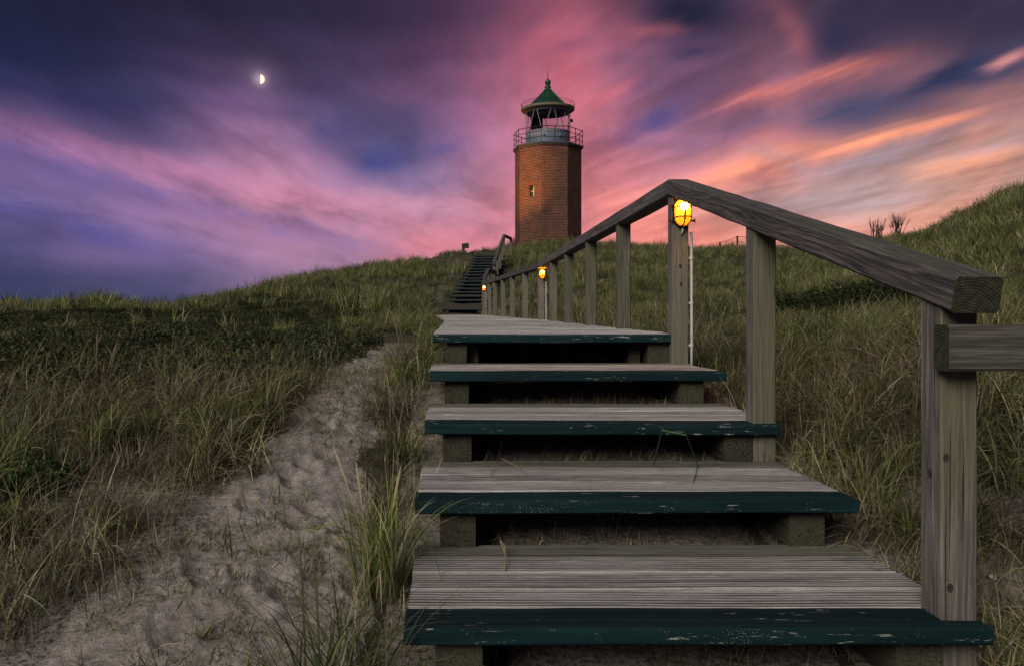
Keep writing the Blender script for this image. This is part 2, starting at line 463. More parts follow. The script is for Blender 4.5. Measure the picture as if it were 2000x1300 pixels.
def make_paint():
    m_, t, out = mat('worn_teal_paint')
    v, tc, rnd = wood_vec(t, 'x')
    g1 = t.noise(t.vm('MULTIPLY', v, (1.6, 80, 80)), 1.0, 5, 0.6, 0.5)
    wear = t.noise(t.vm('MULTIPLY', v, (12.0, 105, 105)), 1.0, 6, 0.72)
    patch = t.noise(t.vm('MULTIPLY', v, (2.0, 3.0, 3.0)), 1.0, 3, 0.5)
    lum = t.noise(t.vm('MULTIPLY', v, (1.3, 12, 12)), 1.0, 4, 0.6)
    paint = t.mix(t.smooth(lum, 0.3, 0.75), (0.0035, 0.012, 0.014), (0.008, 0.032, 0.034))
    wood = t.ramp(g1, [(0.3, (0.12, 0.11, 0.10)), (0.65, (0.40, 0.38, 0.34))])
    w1 = t.smooth(t.m('ADD', wear, t.m('MULTIPLY', patch, 0.30)), 0.790, 0.815)
    # flaked dots in patches on the front edge
    vo = t.n('ShaderNodeTexVoronoi', feature='F1')
    t.link(v, vo.inputs['Vector'])
    vo.inputs['Scale'].default_value = 210
    dots = t.m('MULTIPLY', t.m('SUBTRACT', 1.0, t.smooth(vo.outputs['Distance'], 0.16, 0.30)),
               t.m('GREATER_THAN', t.xyz(vo.outputs['Color'])[1], 0.55))
    dpatch = t.smooth(t.noise(t.vm('MULTIPLY', v, (9, 22, 22)), 1.0, 3, 0.6), 0.52, 0.60)
    ny = t.m('MULTIPLY', t.xyz(t.n('ShaderNodeNewGeometry').outputs['Normal'])[1], -1.0)
    dots = t.m('MULTIPLY', t.m('MULTIPLY', dots, dpatch), t.smooth(ny, 0.5, 0.8))
    f = t.m('MAXIMUM', w1, t.m('MULTIPLY', dots, 0.6))
    c = t.mix(f, paint, wood)
    ga = t.n('ShaderNodeAttribute'); ga.attribute_name = 'groove'
    c = t.mix(t.m('MULTIPLY', ga.outputs['Fac'], 0.9), c, (0.004, 0.008, 0.008))
    h = t.m('SUBTRACT', t.m('MULTIPLY', g1, 0.7), t.m('MULTIPLY', f, 0.3))
    pbsdf(t, out, c, t.m('ADD', 0.60, t.m('MULTIPLY', f, 0.2)), h, 0.0025, 0.6, spec=0.12)
    return m_
M_PAINT = make_paint()

def make_endgrain():
    m_, t, out = mat('rail_end_grain')
    tc = t.n('ShaderNodeTexCoord').outputs['Object']
    p = t.vm('MULTIPLY', t.vm('ADD', tc, (0, -0.025, 0.075)), (0, 1, 1))
    rr = t.vm('LENGTH', p)
    wob = t.noise(tc, 25, 3, 0.6)
    rings = t.m('SINE', t.m('ADD', t.m('MULTIPLY', rr, 900), t.m('MULTIPLY', wob, 9)))
    n = t.noise(tc, 60, 5, 0.65)
    f = t.m('ADD', t.m('MULTIPLY', rings, 0.16), n)
    c = t.ramp(f, [(0.25, (0.012, 0.013, 0.008)), (0.55, (0.035, 0.036, 0.02)), (0.85, (0.085, 0.082, 0.05))])
    pbsdf(t, out, c, 0.85, f, 0.002, 0.6, spec=0.2)
    return m_
M_END = make_endgrain()

def simple(name, base, rough=0.5, metal=0.0, nscale=30, var=0.35, bump=0.0, spec=0.4):
    m_, t, out = mat(name)
    tc = t.n('ShaderNodeTexCoord').outputs['Object']
    n = t.noise(tc, nscale, 5, 0.6)
    c = t.mix(n, tuple(k * (1 - var) for k in base), tuple(min(1, k * (1 + var)) for k in base))
    pbsdf(t, out, c, rough, n if bump else None, 0.002, bump, metal, spec)
    return m_

M_IRON = simple('dark_brown_metal', (0.030, 0.020, 0.012), 0.45, 0.6)
M_PIPE = simple('white_conduit_plastic', (0.52, 0.50, 0.47), 0.5, 0, 18, 0.2)
M_RAILING = simple('dark_railing_iron', (0.022, 0.022, 0.026), 0.5, 0.4)
M_STEEL = simple('blue_grey_painted_steel', (0.15, 0.175, 0.215), 0.45, 0.0, 3.0, 0.22)
M_CORNICE = simple('dark_cornice_stone', (0.055, 0.050, 0.046), 0.8, 0, 4, 0.3)
M_CREAM = simple('cream_painted_eave', (0.20, 0.175, 0.10), 0.5, 0, 5, 0.3)
M_CEIL = simple('dark_lantern_ceiling', (0.018, 0.018, 0.020), 0.8)
M_COPPER = simple('dark_green_roof_paint', (0.012, 0.050, 0.022), 0.30, 0.0, 6, 0.35, 0.0, 0.6)
M_DARKPOST = simple('dark_old_wood', (0.035, 0.028, 0.024), 0.85, 0, 20, 0.4, 0.5)
M_TWIG = simple('dark_twig_bark', (0.030, 0.020, 0.016), 0.85, 0, 40, 0.4)
M_PEBBLE = simple('pale_shell', (0.50, 0.47, 0.42), 0.6, 0, 60, 0.2)
M_WINDOW = simple('window_frame_paint', (0.36, 0.33, 0.26), 0.6)
M_BAR = simple('pale_glazing_bar_paint', (0.22, 0.215, 0.22), 0.5, 0.0, 8, 0.2)

def make_glass():
    m_, t, out = mat('lantern_pane_glass')
    g = t.n('ShaderNodeBsdfGlossy'); g.inputs['Roughness'].default_value = 0.04
    g.inputs['Color'].default_value = (0.8, 0.85, 0.9, 1)
    tr = t.n('ShaderNodeBsdfTransparent'); tr.inputs['Color'].default_value = (0.90, 0.90, 0.92, 1)
    mx = t.n('ShaderNodeMixShader')
    fr = t.n('ShaderNodeLayerWeight')
    t.link(t.m('ADD', 0.02, t.m('MULTIPLY', t.m('POWER', fr.outputs['Facing'], 5.0), 0.35)), mx.inputs[0]); t.link(tr.outputs[0], mx.inputs[1]); t.link(g.outputs[0], mx.inputs[2])
    t.link(mx.outputs[0], out.inputs[0])
    return m_
M_GLASS = make_glass()

def make_lampglass():
    m_, t, out = mat('amber_lamp_glass')
    tr = t.n('ShaderNodeBsdfTranslucent'); tr.inputs['Color'].default_value = (0.13, 0.032, 0.0016, 1)
    tp = t.n('ShaderNodeBsdfTransparent'); tp.inputs['Color'].default_value = (1.0, 0.66, 0.12, 1)
    mx = t.n('ShaderNodeMixShader'); mx.inputs[0].default_value = 0.45
    t.link(tr.outputs[0], mx.inputs[1]); t.link(tp.outputs[0], mx.inputs[2])
    em = t.n('ShaderNodeEmission'); em.inputs['Color'].default_value = (1.0, 0.34, 0.015, 1); em.inputs['Strength'].default_value = 0.22
    ad = t.n('ShaderNodeAddShader')
    t.link(mx.outputs[0], ad.inputs[0]); t.link(em.outputs[0], ad.inputs[1])
    t.link(ad.outputs[0], out.inputs[0])
    return m_
M_LGLASS = make_lampglass()

def emit(name, c, s):
    m_, t, out = mat(name)
    e = t.n('ShaderNodeEmission'); e.inputs[0].default_value = (*c, 1); e.inputs[1].default_value = s
    t.link(e.outputs[0], out.inputs[0])
    return m_
M_BULB = emit('lamp_bulb_glow', (1.0, 0.62, 0.22), 420)

def make_brick():
    m_, t, out = mat('red_brick_masonry')
    uv = t.n('ShaderNodeUVMap'); uv.uv_map = 'UVMap'
    v = uv.outputs[0]
    br = t.n('ShaderNodeTexBrick')
    br.offset = 0.5; br.squash = 1.0
    t.link(v, br.inputs['Vector'])
    br.inputs['Scale'].default_value = 1.0
    br.inputs['Brick Width'].default_value = 0.30
    br.inputs['Row Height'].default_value = 0.110
    br.inputs['Mortar Size'].default_value = 0.014
    br.inputs['Mortar Smooth'].default_value = 0.2
    br.inputs['Bias'].default_value = -0.1
    br.inputs['Color1'].default_value = (0.125, 0.025, 0.012, 1)
    br.inputs['Color2'].default_value = (0.026, 0.010, 0.008, 1)
    br.inputs['Mortar'].default_value = (0.25, 0.17, 0.115, 1)
    big = t.noise(v, 0.9, 6, 0.7)
    stain = t.noise(t.vm('MULTIPLY', v, (1.6, 0.5, 1)), 1.0, 5, 0.65)
    c = t.mix(t.m('MULTIPLY', t.smooth(big, 0.42, 0.70), 0.5), br.outputs['Color'], (0.035, 0.018, 0.013))
    c = t.mix(t.m('MULTIPLY', t.smooth(stain, 0.5, 0.8), 0.3), c, (0.06, 0.05, 0.03))
    efflo = t.smooth(t.noise(v, 3.0, 6, 0.75), 0.70, 0.76)
    c = t.mix(t.m('MULTIPLY', efflo, 0.5), c, (0.42, 0.36, 0.29))
    pbsdf(t, out, c, 0.85, br.outputs['Fac'], 0.012, 0.8, spec=0.2).inputs['Normal']
    for nd in m_.node_tree.nodes:
        if nd.type == 'BUMP': nd.invert = True
    return m_
M_BRICK = make_brick()

def make_sand():
    m_, t, out = mat('dune_sand_and_litter')
    tc = t.n('ShaderNodeTexCoord').outputs['Object']
    at = t.n('ShaderNodeAttribute'); at.attribute_name = 'sand'
    s = at.outputs['Fac']
    fine = t.noise(tc, 140, 4, 0.7)
    mid = t.noise(tc, 24, 7, 0.72)
    big = t.noise(tc, 2.4, 4, 0.6)
    sand = t.ramp(mid, [(0.26, (0.135, 0.112, 0.092)), (0.5, (0.315, 0.272, 0.232)), (0.74, (0.48, 0.43, 0.37))])
    sand = t.mix(t.m('MULTIPLY', t.smooth(fine, 0.54, 0.66), 0.7), sand, (0.10, 0.084, 0.078))
    sand = t.mix(t.m('MULTIPLY', t.smooth(big, 0.5, 0.7), 0.35), sand, (0.15, 0.13, 0.105))
    lit = t.ramp(t.noise(t.vm('MULTIPLY', tc, (60, 110, 60)), 1.0, 6, 0.74), [(0.30, (0.022, 0.021, 0.012)), (0.52, (0.060, 0.052, 0.032)), (0.72, (0.15, 0.122, 0.08))])
    edge = t.m('ADD', s, t.m('MULTIPLY', t.m('SUBTRACT', t.noise(tc, 60, 6, 0.75), 0.5), 1.1))
    c = t.mix(t.smooth(edge, 0.36, 0.62), lit, sand)
    h = t.m('ADD', t.m('MULTIPLY', mid, 1.0), t.m('MULTIPLY', fine, 0.22))
    pbsdf(t, out, c, 0.95, h, 0.028, 0.9, spec=0.1)
    return m_
M_SAND = make_sand()

def make_grass():
    m_, t, out = mat('grass_blades')
    at = t.n('ShaderNodeVertexColor'); at.layer_name = 'Col'
    rnd = t.n('ShaderNodeObjectInfo').outputs['Random']
    k = t.m('ADD', 0.48, t.m('MULTIPLY', rnd, 0.98))
    c = t.vm('SCALE', at.outputs[0], scale=k)
    b = t.n('ShaderNodeBsdfPrincipled')
    t.link(c, b.inputs['Base Color'])
    b.inputs['Roughness'].default_value = 0.62
    b.inputs['Specular IOR Level'].default_value = 0.25
    tl = t.n('ShaderNodeBsdfTranslucent')
    t.link(c, tl.inputs['Color'])
    mx = t.n('ShaderNodeMixShader'); mx.inputs[0].default_value = 0.18
    t.link(b.outputs[0], mx.inputs[1]); t.link(tl.outputs[0], mx.inputs[2])
    t.link(mx.outputs[0], out.inputs[0])
    return m_
M_GRASS = make_grass()

# ------------------------------------------------------------------ terrain
def vnoise(x, y, seed=0):
    xi = np.floor(x).astype(np.int64); yi = np.floor(y).astype(np.int64)
    xf = x - xi; yf = y - yi
    def h(a, b):
        n = (a * 374761393 + b * 668265263 + seed * 974711) & 0xFFFFFFFF
        n = ((n ^ (n >> 13)) * 1274126177) & 0xFFFFFFFF
        return ((n ^ (n >> 16)) & 0xFFFF) / 65535.0
    u = xf * xf * (3 - 2 * xf); w = yf * yf * (3 - 2 * yf)
    return (h(xi, yi) * (1 - u) + h(xi + 1, yi) * u) * (1 - w) + (h(xi, yi + 1) * (1 - u) + h(xi + 1, yi + 1) * u) * w

def fbm(x, y, oct_=4, seed=0, rough=0.5):
    s = 0; a = 1; tot = 0
    for o in range(oct_):
        s = s + a * vnoise(x * 2 ** o + 17.3 * o, y * 2 ** o - 9.1 * o, seed + o)
        tot += a; a *= rough
    return s / tot

RUN, RISE, Y1, ZT1 = 0.628, 0.1524, 1.92, -0.744      # stair run, rise, first nosing, first tread (below the lens)
XL, XR = -0.121, 1.262                                # left and right ends of the treads
def nosing(y): return ZT1 + RISE / RUN * (y - Y1)

CP = []     # control points of the dune surface, relative to the lens: x, y, z
def cx(x, y, z): CP.append((x, y, z))
def cv(u, v, y): CP.append(((u - UC) / FOC * y, y, (VC - v) / FOC * y))
for x in (-0.1, 0.6, 1.2):
    for y in (1.0, 1.5, 1.92, 2.4, 3.0, 3.6, 4.2): cx(x, y, nosing(y) - 0.225)
    cx(x, 4.8, -0.40); cx(x, 6, -0.37)
for y, z in ((9, -0.36), (13, -0.36), (18, -0.35), (22, -0.33)):
    for x in (-0.2, 0.9): cx(x - 0.02 * max(0, y - 11), y, z)
for k in range(0, 17, 4):
    y = 24.96 + 0.576 * k; xr = 0.912 + 1.164 / 16 * k; z = 0.0624 + 0.1404 * k
    cx(xr - 1.25, y, z - 0.22); cx(xr, y, z - 0.24)
cx(1.6, 36.5, 2.25)
for x in (-0.5, -0.9):
    for y, z in ((1.2, -1.14), (2.08, -0.905), (3.0, -0.68), (3.88, -0.47), (5.0, -0.37), (7.2, -0.345), (12, -0.35)): cx(x, y, z)
for x, y, z in ((-1.5, 1.6, -1.05), (-1.6, 2.3, -0.90), (-2.0, 3.2, -0.64), (-2.3, 4.2, -0.42), (-3.5, 5.5, -0.36), (-2.5, 8, -0.36), (-6, 9, -0.36),
                (-4, 13, -0.36), (-9, 15, -0.30), (-3, 18, -0.28), (-8, 21, -0.12)): cx(x, y, z)
for u, v, y in ((-900, 600, 24), (-400, 604, 26), (0, 609, 28), (100, 618, 28), (200, 628, 28), (300, 637, 29), (400, 623, 30), (450, 591, 30), (520, 571, 31),
                (620, 552, 33), (700, 545, 34), (800, 524, 35), (860, 517, 36), (905, 503, 40), (905, 500, 50), (940, 500, 45)): cv(u, v, y)
for u, v, y in ((-900, 660, 50), (0, 660, 45), (300, 660, 45), (500, 625, 46), (700, 575, 48), (820, 545, 50), (700, 640, 80), (0, 680, 90), (860, 560, 75)): cv(u, v, y)
for u, v, y in ((1000, 489, 56), (1070, 480, 59), (1070, 478, 63), (1140, 486, 54), (1240, 488, 45), (1330, 489, 45), (1400, 489, 45), (1460, 488, 44), (1600, 488, 43), (1690, 484, 40),
                (1770, 481, 35), (1850, 446, 33), (1950, 397, 31), (2000, 381, 30), (2300, 330, 28), (2900, 300, 26),
                (1240, 515, 65), (1400, 515, 65), (1600, 520, 62), (1900, 470, 48), (2200, 420, 46), (1070, 520, 85), (1500, 560, 90), (2000, 500, 80), (2900, 450, 60)): cv(u, v, y)
for u, v, y in ((1000, 535, 32), (1000, 505, 42), (1100, 548, 30), (1100, 520, 38), (1250, 588, 20), (1250, 545, 30), (1400, 640, 9), (1400, 612, 14), (1400, 575, 22), (1400, 530, 32),
                (1600, 640, 8), (1600, 598, 13), (1600, 560, 20), (1650, 520, 30), (1800, 590, 12), (1800, 545, 18), (1850, 500, 25), (2000, 560, 12), (2000, 500, 17), (2000, 440, 23), (2400, 560, 9), (2400, 450, 17),
                (1560, 790, 4.1), (1640, 870, 3.3), (1620, 1060, 2.75), (1760, 738, 3.7), (1900, 740, 3.3), (2000, 745, 3.2), (1700, 690, 4.6), (1900, 690, 4.4), (2000, 660, 5.5), (1700, 655, 6.5),
                (1960, 930, 2.75), (1960, 1080, 2.45), (1960, 1250, 2.30), (2300, 900, 2.5), (2300, 1250, 1.9), (2900, 1100, 1.7), (2400, 720, 3.6), (1200, 622, 13), (1150, 600, 22)): cv(u, v, y)
CPn = np.array(CP)
def polar(x, y):
    return np.arctan2(x, y), np.hypot(x, y)
_a, _r = polar(CPn[:, 0], CPn[:, 1])
_T = np.stack([_a * 2.2, np.log(_r)], 1)
_val = CPn[:, 2] / _r
def tps_k(d2): return 0.5 * d2 * np.log(d2 + 1e-12)
_n = len(CPn)
_K = tps_k(((_T[:, None, :] - _T[None]) ** 2).sum(-1)) + np.eye(_n) * 2e-4
_Pm = np.concatenate([np.ones((_n, 1)), _T], 1)
_A = np.block([[_K, _Pm], [_Pm.T, np.zeros((3, 3))]])
_w = np.linalg.solve(_A, np.concatenate([_val, np.zeros(3)]))
def tps(a, lr):
    T = np.stack([a * 2.2, lr], 1)
    out = np.empty(len(a))
    for i in range(0, len(a), 20000):
        t = T[i:i + 20000]
        k = tps_k(((t[:, None, :] - _T[None]) ** 2).sum(-1))
        out[i:i + 20000] = k @ _w[:_n] + _w[_n] + t @ _w[_n + 1:]
    return out

PATH = np.array([(1.0, -0.80, 0.52), (1.9, -0.78, 0.46), (2.19, -0.72, 0.38), (2.6, -0.62, 0.27), (2.88, -0.57, 0.22), (3.7, -0.55, 0.175), (4.3, -0.54, 0.17), (4.8, -0.53, 0.18), (6.0, -0.53, 0.22), (9.0, -0.66, 0.25), (13, -0.84, 0.22)])
def path_mask(x, y):
    c = np.interp(y, PATH[:, 0], PATH[:, 1]); w = np.interp(y, PATH[:, 0], PATH[:, 2])
    rag = (fbm(x * 6.0, y * 4.5, 4, 55, .65) - 0.5) * 2.4
    m = np.clip(1.6 + rag * np.where(y > 4.2, .4, 1.0) - np.abs(x - c) / w, 0, 1) * np.clip((12.0 - y) / 4.0, 0, 1)
    tr = np.clip(1.5 - np.abs(x - np.interp(y, [24, 30, 36], [-0.75, -0.35, 0.15])) / 0.32, 0, 1) * ((y > 24) & (y < 37)) * 0.42
    return np.maximum(m, tr)
def under_stairs(x, y):
    near = (x > XL - 0.02) & (x < XR + 0.02) & (y > 1.85) & (y < 25)
    xr = 0.912 + 1.164 / 9.216 * (y - 24.96)
    far = (y >= 24.6) & (y < 35.2) & (x > xr - 1.36) & (x < xr + 0.05)
    return near | far
def sand_mask(x, y):
    m = path_mask(x, y)
    m = np.maximum(m, np.where((x > -0.2) & (x < 1.4) & (y < 4.6), 0.55, 0))
    m = np.maximum(m, np.clip(1.5 - np.hypot((x - 1.62) / 0.30, (y - 2.35) / 0.55), 0, 0.9))
    m = np.maximum(m, 0.30 * ((x > 1.25) & (x < 2.6) & (y < 3.5)))
    m = np.maximum(m, 0.52 * np.clip((x + 1.9) * 3, 0, 1) * np.clip((3.5 - y) * 2, 0, 1) * (x < -0.6))
    return m

_fr = np.random.default_rng(3)
FOOT = [(float(np.interp(yy, PATH[:, 0], PATH[:, 1]) + _fr.normal(0, 0.20)), float(yy), float(_fr.uniform(0, 6.28)), float(_fr.uniform(0.6, 1.2)))
        for yy in _fr.uniform(1.9, 8.0, 170)]

def ground(x, y, detail=True):
    x = np.asarray(x, float); y = np.asarray(y, float)
    a, r = polar(x, y)
    lr = np.log(np.clip(r, 0.9, 170))
    lim = R(52)
    ac_ = np.clip(a, -lim, lim)
    v = tps(ac_, lr)
    over = np.clip((np.abs(a) - lim) / (PI - lim), 0, 1)
    if np.any(over > 0):
        idx = np.nonzero(over > 0)[0]
        mean = -1.1 / np.maximum(r[idx], 0.9)
        w_ = np.sqrt(over[idx])
        v[idx] = v[idx] * (1 - w_) + np.clip(mean, -1.2, 0.2) * w_
    z = v * np.maximum(r, 0.9)
    z = np.where(r > 120, np.minimum(z, -4 + 0 * z), z)
    # hummocks
    wood_ = np.clip(1 - np.maximum(np.abs(x - 0.55) - 0.72, 0) / 0.5, 0, 1) * (y < 25.5)
    far = np.clip((r - 3) / 25, 0, 1)
    hum = (fbm(x * 0.55 + 3, y * 0.55, 4, 5) - 0.5) * (0.05 + 0.62 * far)
    hum += (fbm(x * 0.16, y * 0.16, 2, 9) - 0.5) * 0.7 * far ** 2
    z = z + hum * (1 - wood_)
    if detail:
        nearw = np.clip((9 - r) / 6, 0, 1)
        z = z + (fbm(x * 7, y * 7, 4, 21, 0.6) - 0.5) * 0.017 * nearw
        pm = path_mask(x, y)
        sel = np.nonzero((pm > 0) & (r < 9))[0]
        if len(sel):
            xs = x[sel]; ys = y[sel]; dz_ = np.zeros(len(sel))
            for fx, fy, fa, fs in FOOT:
                near = (np.abs(xs - fx) < 0.2) & (np.abs(ys - fy) < 0.2)
                if not near.any(): continue
                ex = (xs[near] - fx) * math.cos(fa) + (ys[near] - fy) * math.sin(fa)
                ey = -(xs[near] - fx) * math.sin(fa) + (ys[near] - fy) * math.cos(fa)
                q = np.sqrt((ex / (0.085 * fs)) ** 2 + (ey / (0.045 * fs)) ** 2)
                dz_[near] += np.where(q < 1, -0.017 * (1 - q * q), 0) + np.where((q >= 1) & (q < 1.7), 0.009 * np.sin((q - 1) / 0.7 * PI), 0)
            z[sel] += dz_
    return z + CAMZ

def gz(x, y): return float(ground(np.array([x]), np.array([y]))[0])

def build_terrain():
    th = np.concatenate([np.linspace(-180, -60, 24, endpoint=False), np.linspace(-60, -34, 40, endpoint=False), np.linspace(-34, 40, 430, endpoint=False),
                         np.linspace(40, 60, 30, endpoint=False), np.linspace(60, 180, 24, endpoint=False)])
    th = np.radians(th)
    rr = [0.35, 0.6, 0.9]
    r_ = 1.1
    while r_ < 1.7: rr.append(r_); r_ *= 1.03
    while r_ < 7: rr.append(r_); r_ *= 1.0075
    while r_ < 75: rr.append(r_); r_ *= 1.021
    while r_ < 3500: rr.append(r_); r_ *= 1.22
    rr = np.array(rr)
    A, Rr = np.meshgrid(th, rr)
    x = (Rr * np.sin(A)).ravel(); y = (Rr * np.cos(A)).ravel()
    z = ground(x, y)
    z[Rr.ravel() > 170] = CAMZ - 9
    nt, nr = len(th), len(rr)
    vs = np.stack([x, y, z], 1)
    i = np.arange(nr - 1)[:, None]; j = np.arange(nt)[None]
    j2 = (j + 1) % nt
    f = np.stack([i * nt + j, (i + 1) * nt + j, (i + 1) * nt + j2, i * nt + j2], -1).reshape(-1, 4)
    f = f[:, ::-1]
    me = bpy.data.meshes.new('dune_ground')
    me.vertices.add(len(vs)); me.vertices.foreach_set('co', vs.ravel())
    me.loops.add(f.size); me.loops.foreach_set('vertex_index', f.ravel())
    me.polygons.add(len(f)); me.polygons.foreach_set('loop_start', np.arange(0, f.size, 4)); me.polygons.foreach_set('loop_total', np.full(len(f), 4))
    me.update(calc_edges=True)
    me.polygons.foreach_set('use_smooth', np.ones(len(f), bool))
    at = me.attributes.new('sand', 'FLOAT', 'POINT')
    at.data.foreach_set('value', sand_mask(x, y).astype(np.float32))
    me.materials.append(M_SAND)
    o = link('dune_ground', me)
    tag(o, 'sandy dune ground with a trodden path beside the stairs', 'dune', kind='structure')
    return o
build_terrain()

# ------------------------------------------------------------------ boards
def board_mesh(name, L, W, T, m_, grooves=7, seg=10, seed=0):
    """grooved decking board: length along x (centred), depth along +y from 0, top at z = 0"""
    rg = np.random.default_rng(seed)
    prof = []
    if grooves:
        p = W / grooves
        for k in range(grooves):
            y0 = k * p
            gw = p * rg.uniform(0.42, 0.58); gd = rg.uniform(0.0024, 0.0034)
            prof += [(y0 + 0.0010, -0.0007, .45), (y0 + (p - gw) * 0.5, rg.uniform(0, 0.0006), 0), (y0 + p - gw, -0.0007, .45), (y0 + p - gw * 0.86, -gd, 1.0), (y0 + p - gw * 0.14, -gd, 1.0)]
        prof[0] = (prof[0][0], -0.003, 0)
        prof[-2] = (W - 0.006, -0.0008, .5); prof[-1] = (W - 0.001, -0.006, 1.0)
        prof = [(0, -0.008, 0)] + prof + [(W, -T * 0.5, 1), (W - 0.002, -T, 0), (0.003, -T, 0), (0, -T + 0.004, 0)]
    else:
        c = 0.004
        prof = [(0, -c, 0), (c, 0, 0), (W - c, 0, 0), (W, -c, 0), (W, -T, 0), (0, -T, 0)]
    n = len(prof)
    vs = []
    ph = rg.uniform(0, 6.28, 3)
    for i in range(seg + 1):
        s = i / seg; x = (s - 0.5) * L
        dz_ = 0.0012 * math.sin(s * 5 + ph[0]) + 0.0007 * math.sin(s * 13 + ph[1])
        dy_ = 0.0010 * math.sin(s * 4 + ph[2])
        for (yy, zz, _g) in prof: vs.append((x, yy + dy_, zz + dz_))
    fs = []
    for i in range(seg):
        for k in range(n):
            k2 = (k + 1) % n
            fs.append((i*n+k, i*n+k2, (i+1)*n+k2, (i+1)*n+k))
    fs.append(tuple(range(n))); fs.append(tuple(seg*n + k for k in range(n - 1, -1, -1)))
    me = bpy.data.meshes.new(name)
    me.from_pydata(vs, [], [f[::-1] for f in fs])
    ga = me.attributes.new('groove', 'FLOAT', 'POINT')
    dz0 = [g_ for (_y, _z, g_) in prof]
    ga.data.foreach_set('value', np.array(dz0 * (seg + 1), np.float32))
    me.materials.append(m_)
    me.update()
    return me

BW = XR - XL
PITCH, BDEP, BTH = 0.1405, 0.1340, 0.041
BOARDS = [board_mesh('board', BW, BDEP, BTH, M_BOARD, 7, 12, s) for s in range(5)]
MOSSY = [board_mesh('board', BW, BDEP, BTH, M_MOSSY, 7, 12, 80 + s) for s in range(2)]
NOSES = [board_mesh('nosing_board', BW, BDEP, BTH, M_PAINT, 7, 12, 20 + s) for s in range(5)]
PLAIN = [board_mesh('board', BW, BDEP, BTH, M_BOARD, 4, 3, 40 + s) for s in range(3)]
XC = (XL + XR) / 2

def post_mesh(name, w, dep, z0, top, m_, ch=0.005, seed=0):
    """square post in local coordinates: x and y centred on the axis; top(y) gives the cut height"""
    rg = random.Random(seed)
    a, b = w / 2, dep / 2
    sec = [(-a+ch, -b), (a-ch, -b), (a, -b+ch), (a, b-ch), (a-ch, b), (-a+ch, b), (-a, b-ch), (-a, -b+ch)]
    lv = 7
    vs = []; fs = []
    for i in range(lv):
        s = i / (lv - 1)
        ox, oy = (rg.uniform(-0.0012, 0.0012) if 0 < i < lv - 1 else 0), (rg.uniform(-0.0012, 0.0012) if 0 < i < lv - 1 else 0)
        for (x, y) in sec:
            vs.append((x + ox, y + oy, z0 + (top(y) - z0) * s))
    for i in range(lv - 1):
        for k in range(8):
            k2 = (k + 1) % 8
            fs.append((i*8+k, i*8+k2, (i+1)*8+k2, (i+1)*8+k))
    fs.append(tuple(range(7, -1, -1))); fs.append(tuple((lv-1)*8 + k for k in range(8)))
    me = bpy.data.meshes.new(name)
    me.from_pydata(vs, [], fs); me.materials.append(m_); me.update()
    return me

def beam(name, p0, p1, w, h, m_, parent=None, cut0='p', cut1='p', ch=0.007, seg=10, seed=0, end_mat=None, wob=0.0015):
    """squared timber from p0 to p1 (axis of the section), local x along the grain"""
    p0 = Vector(p0); p1 = Vector(p1)
    ax = (p1 - p0); L = ax.length; ax.normalize()
    side = Vector((0, 0, 1)).cross(ax).normalized()
    up = ax.cross(side).normalized()
    tanp = ax.z / max(1e-6, math.hypot(ax.x, ax.y))
    a, b = w / 2, h / 2
    sec = [(-a+ch, -b), (a-ch, -b), (a, -b+ch), (a, b-ch), (a-ch, b), (-a+ch, b), (-a, b-ch), (-a, -b+ch)]
    rg = random.Random(seed)
    vs = []; fs = []; mi = []
    for i in range(seg + 1):
        s = i / seg
        oy, oz = (rg.uniform(-wob, wob), rg.uniform(-wob, wob)) if 0 < i < seg else (0, 0)
        for (y, z) in sec:
            x = s * L
            if i == 0 and cut0 != 'p': x += z * tanp + (y * cut0 if isinstance(cut0, float) else 0)
            if i == seg and cut1 != 'p': x += z * tanp + (y * cut1 if isinstance(cut1, float) else 0)
            vs.append((x, y + oy, z + oz))
    for i in range(seg):
        for k in range(8):
            k2 = (k + 1) % 8
            fs.append((i*8+k, (i+1)*8+k, (i+1)*8+k2, i*8+k2)); mi.append(0)
    fs.append(tuple(range(8))); mi.append(1 if end_mat else 0)
    fs.append(tuple(seg*8 + k for k in range(7, -1, -1))); mi.append(1 if end_mat else 0)
    me = bpy.data.meshes.new(name)
    me.from_pydata(vs, [], [f[::-1] for f in fs])
    me.materials.append(m_)
    if end_mat:
        me.materials.append(end_mat)
        me.polygons.foreach_set('material_index', mi)
    me.update()
    o = bpy.data.objects.new(name, me)
    o.matrix_world = Matrix(((ax.x, side.x, up.x, p0.x), (ax.y, side.y, up.y, p0.y), (ax.z, side.z, up.z, p0.z), (0, 0, 0, 1)))
    col.objects.link(o)
    if parent is not None:
        o.parent = parent
        o.matrix_parent_inverse = Matrix.Translation(parent.location).inverted()
    return o

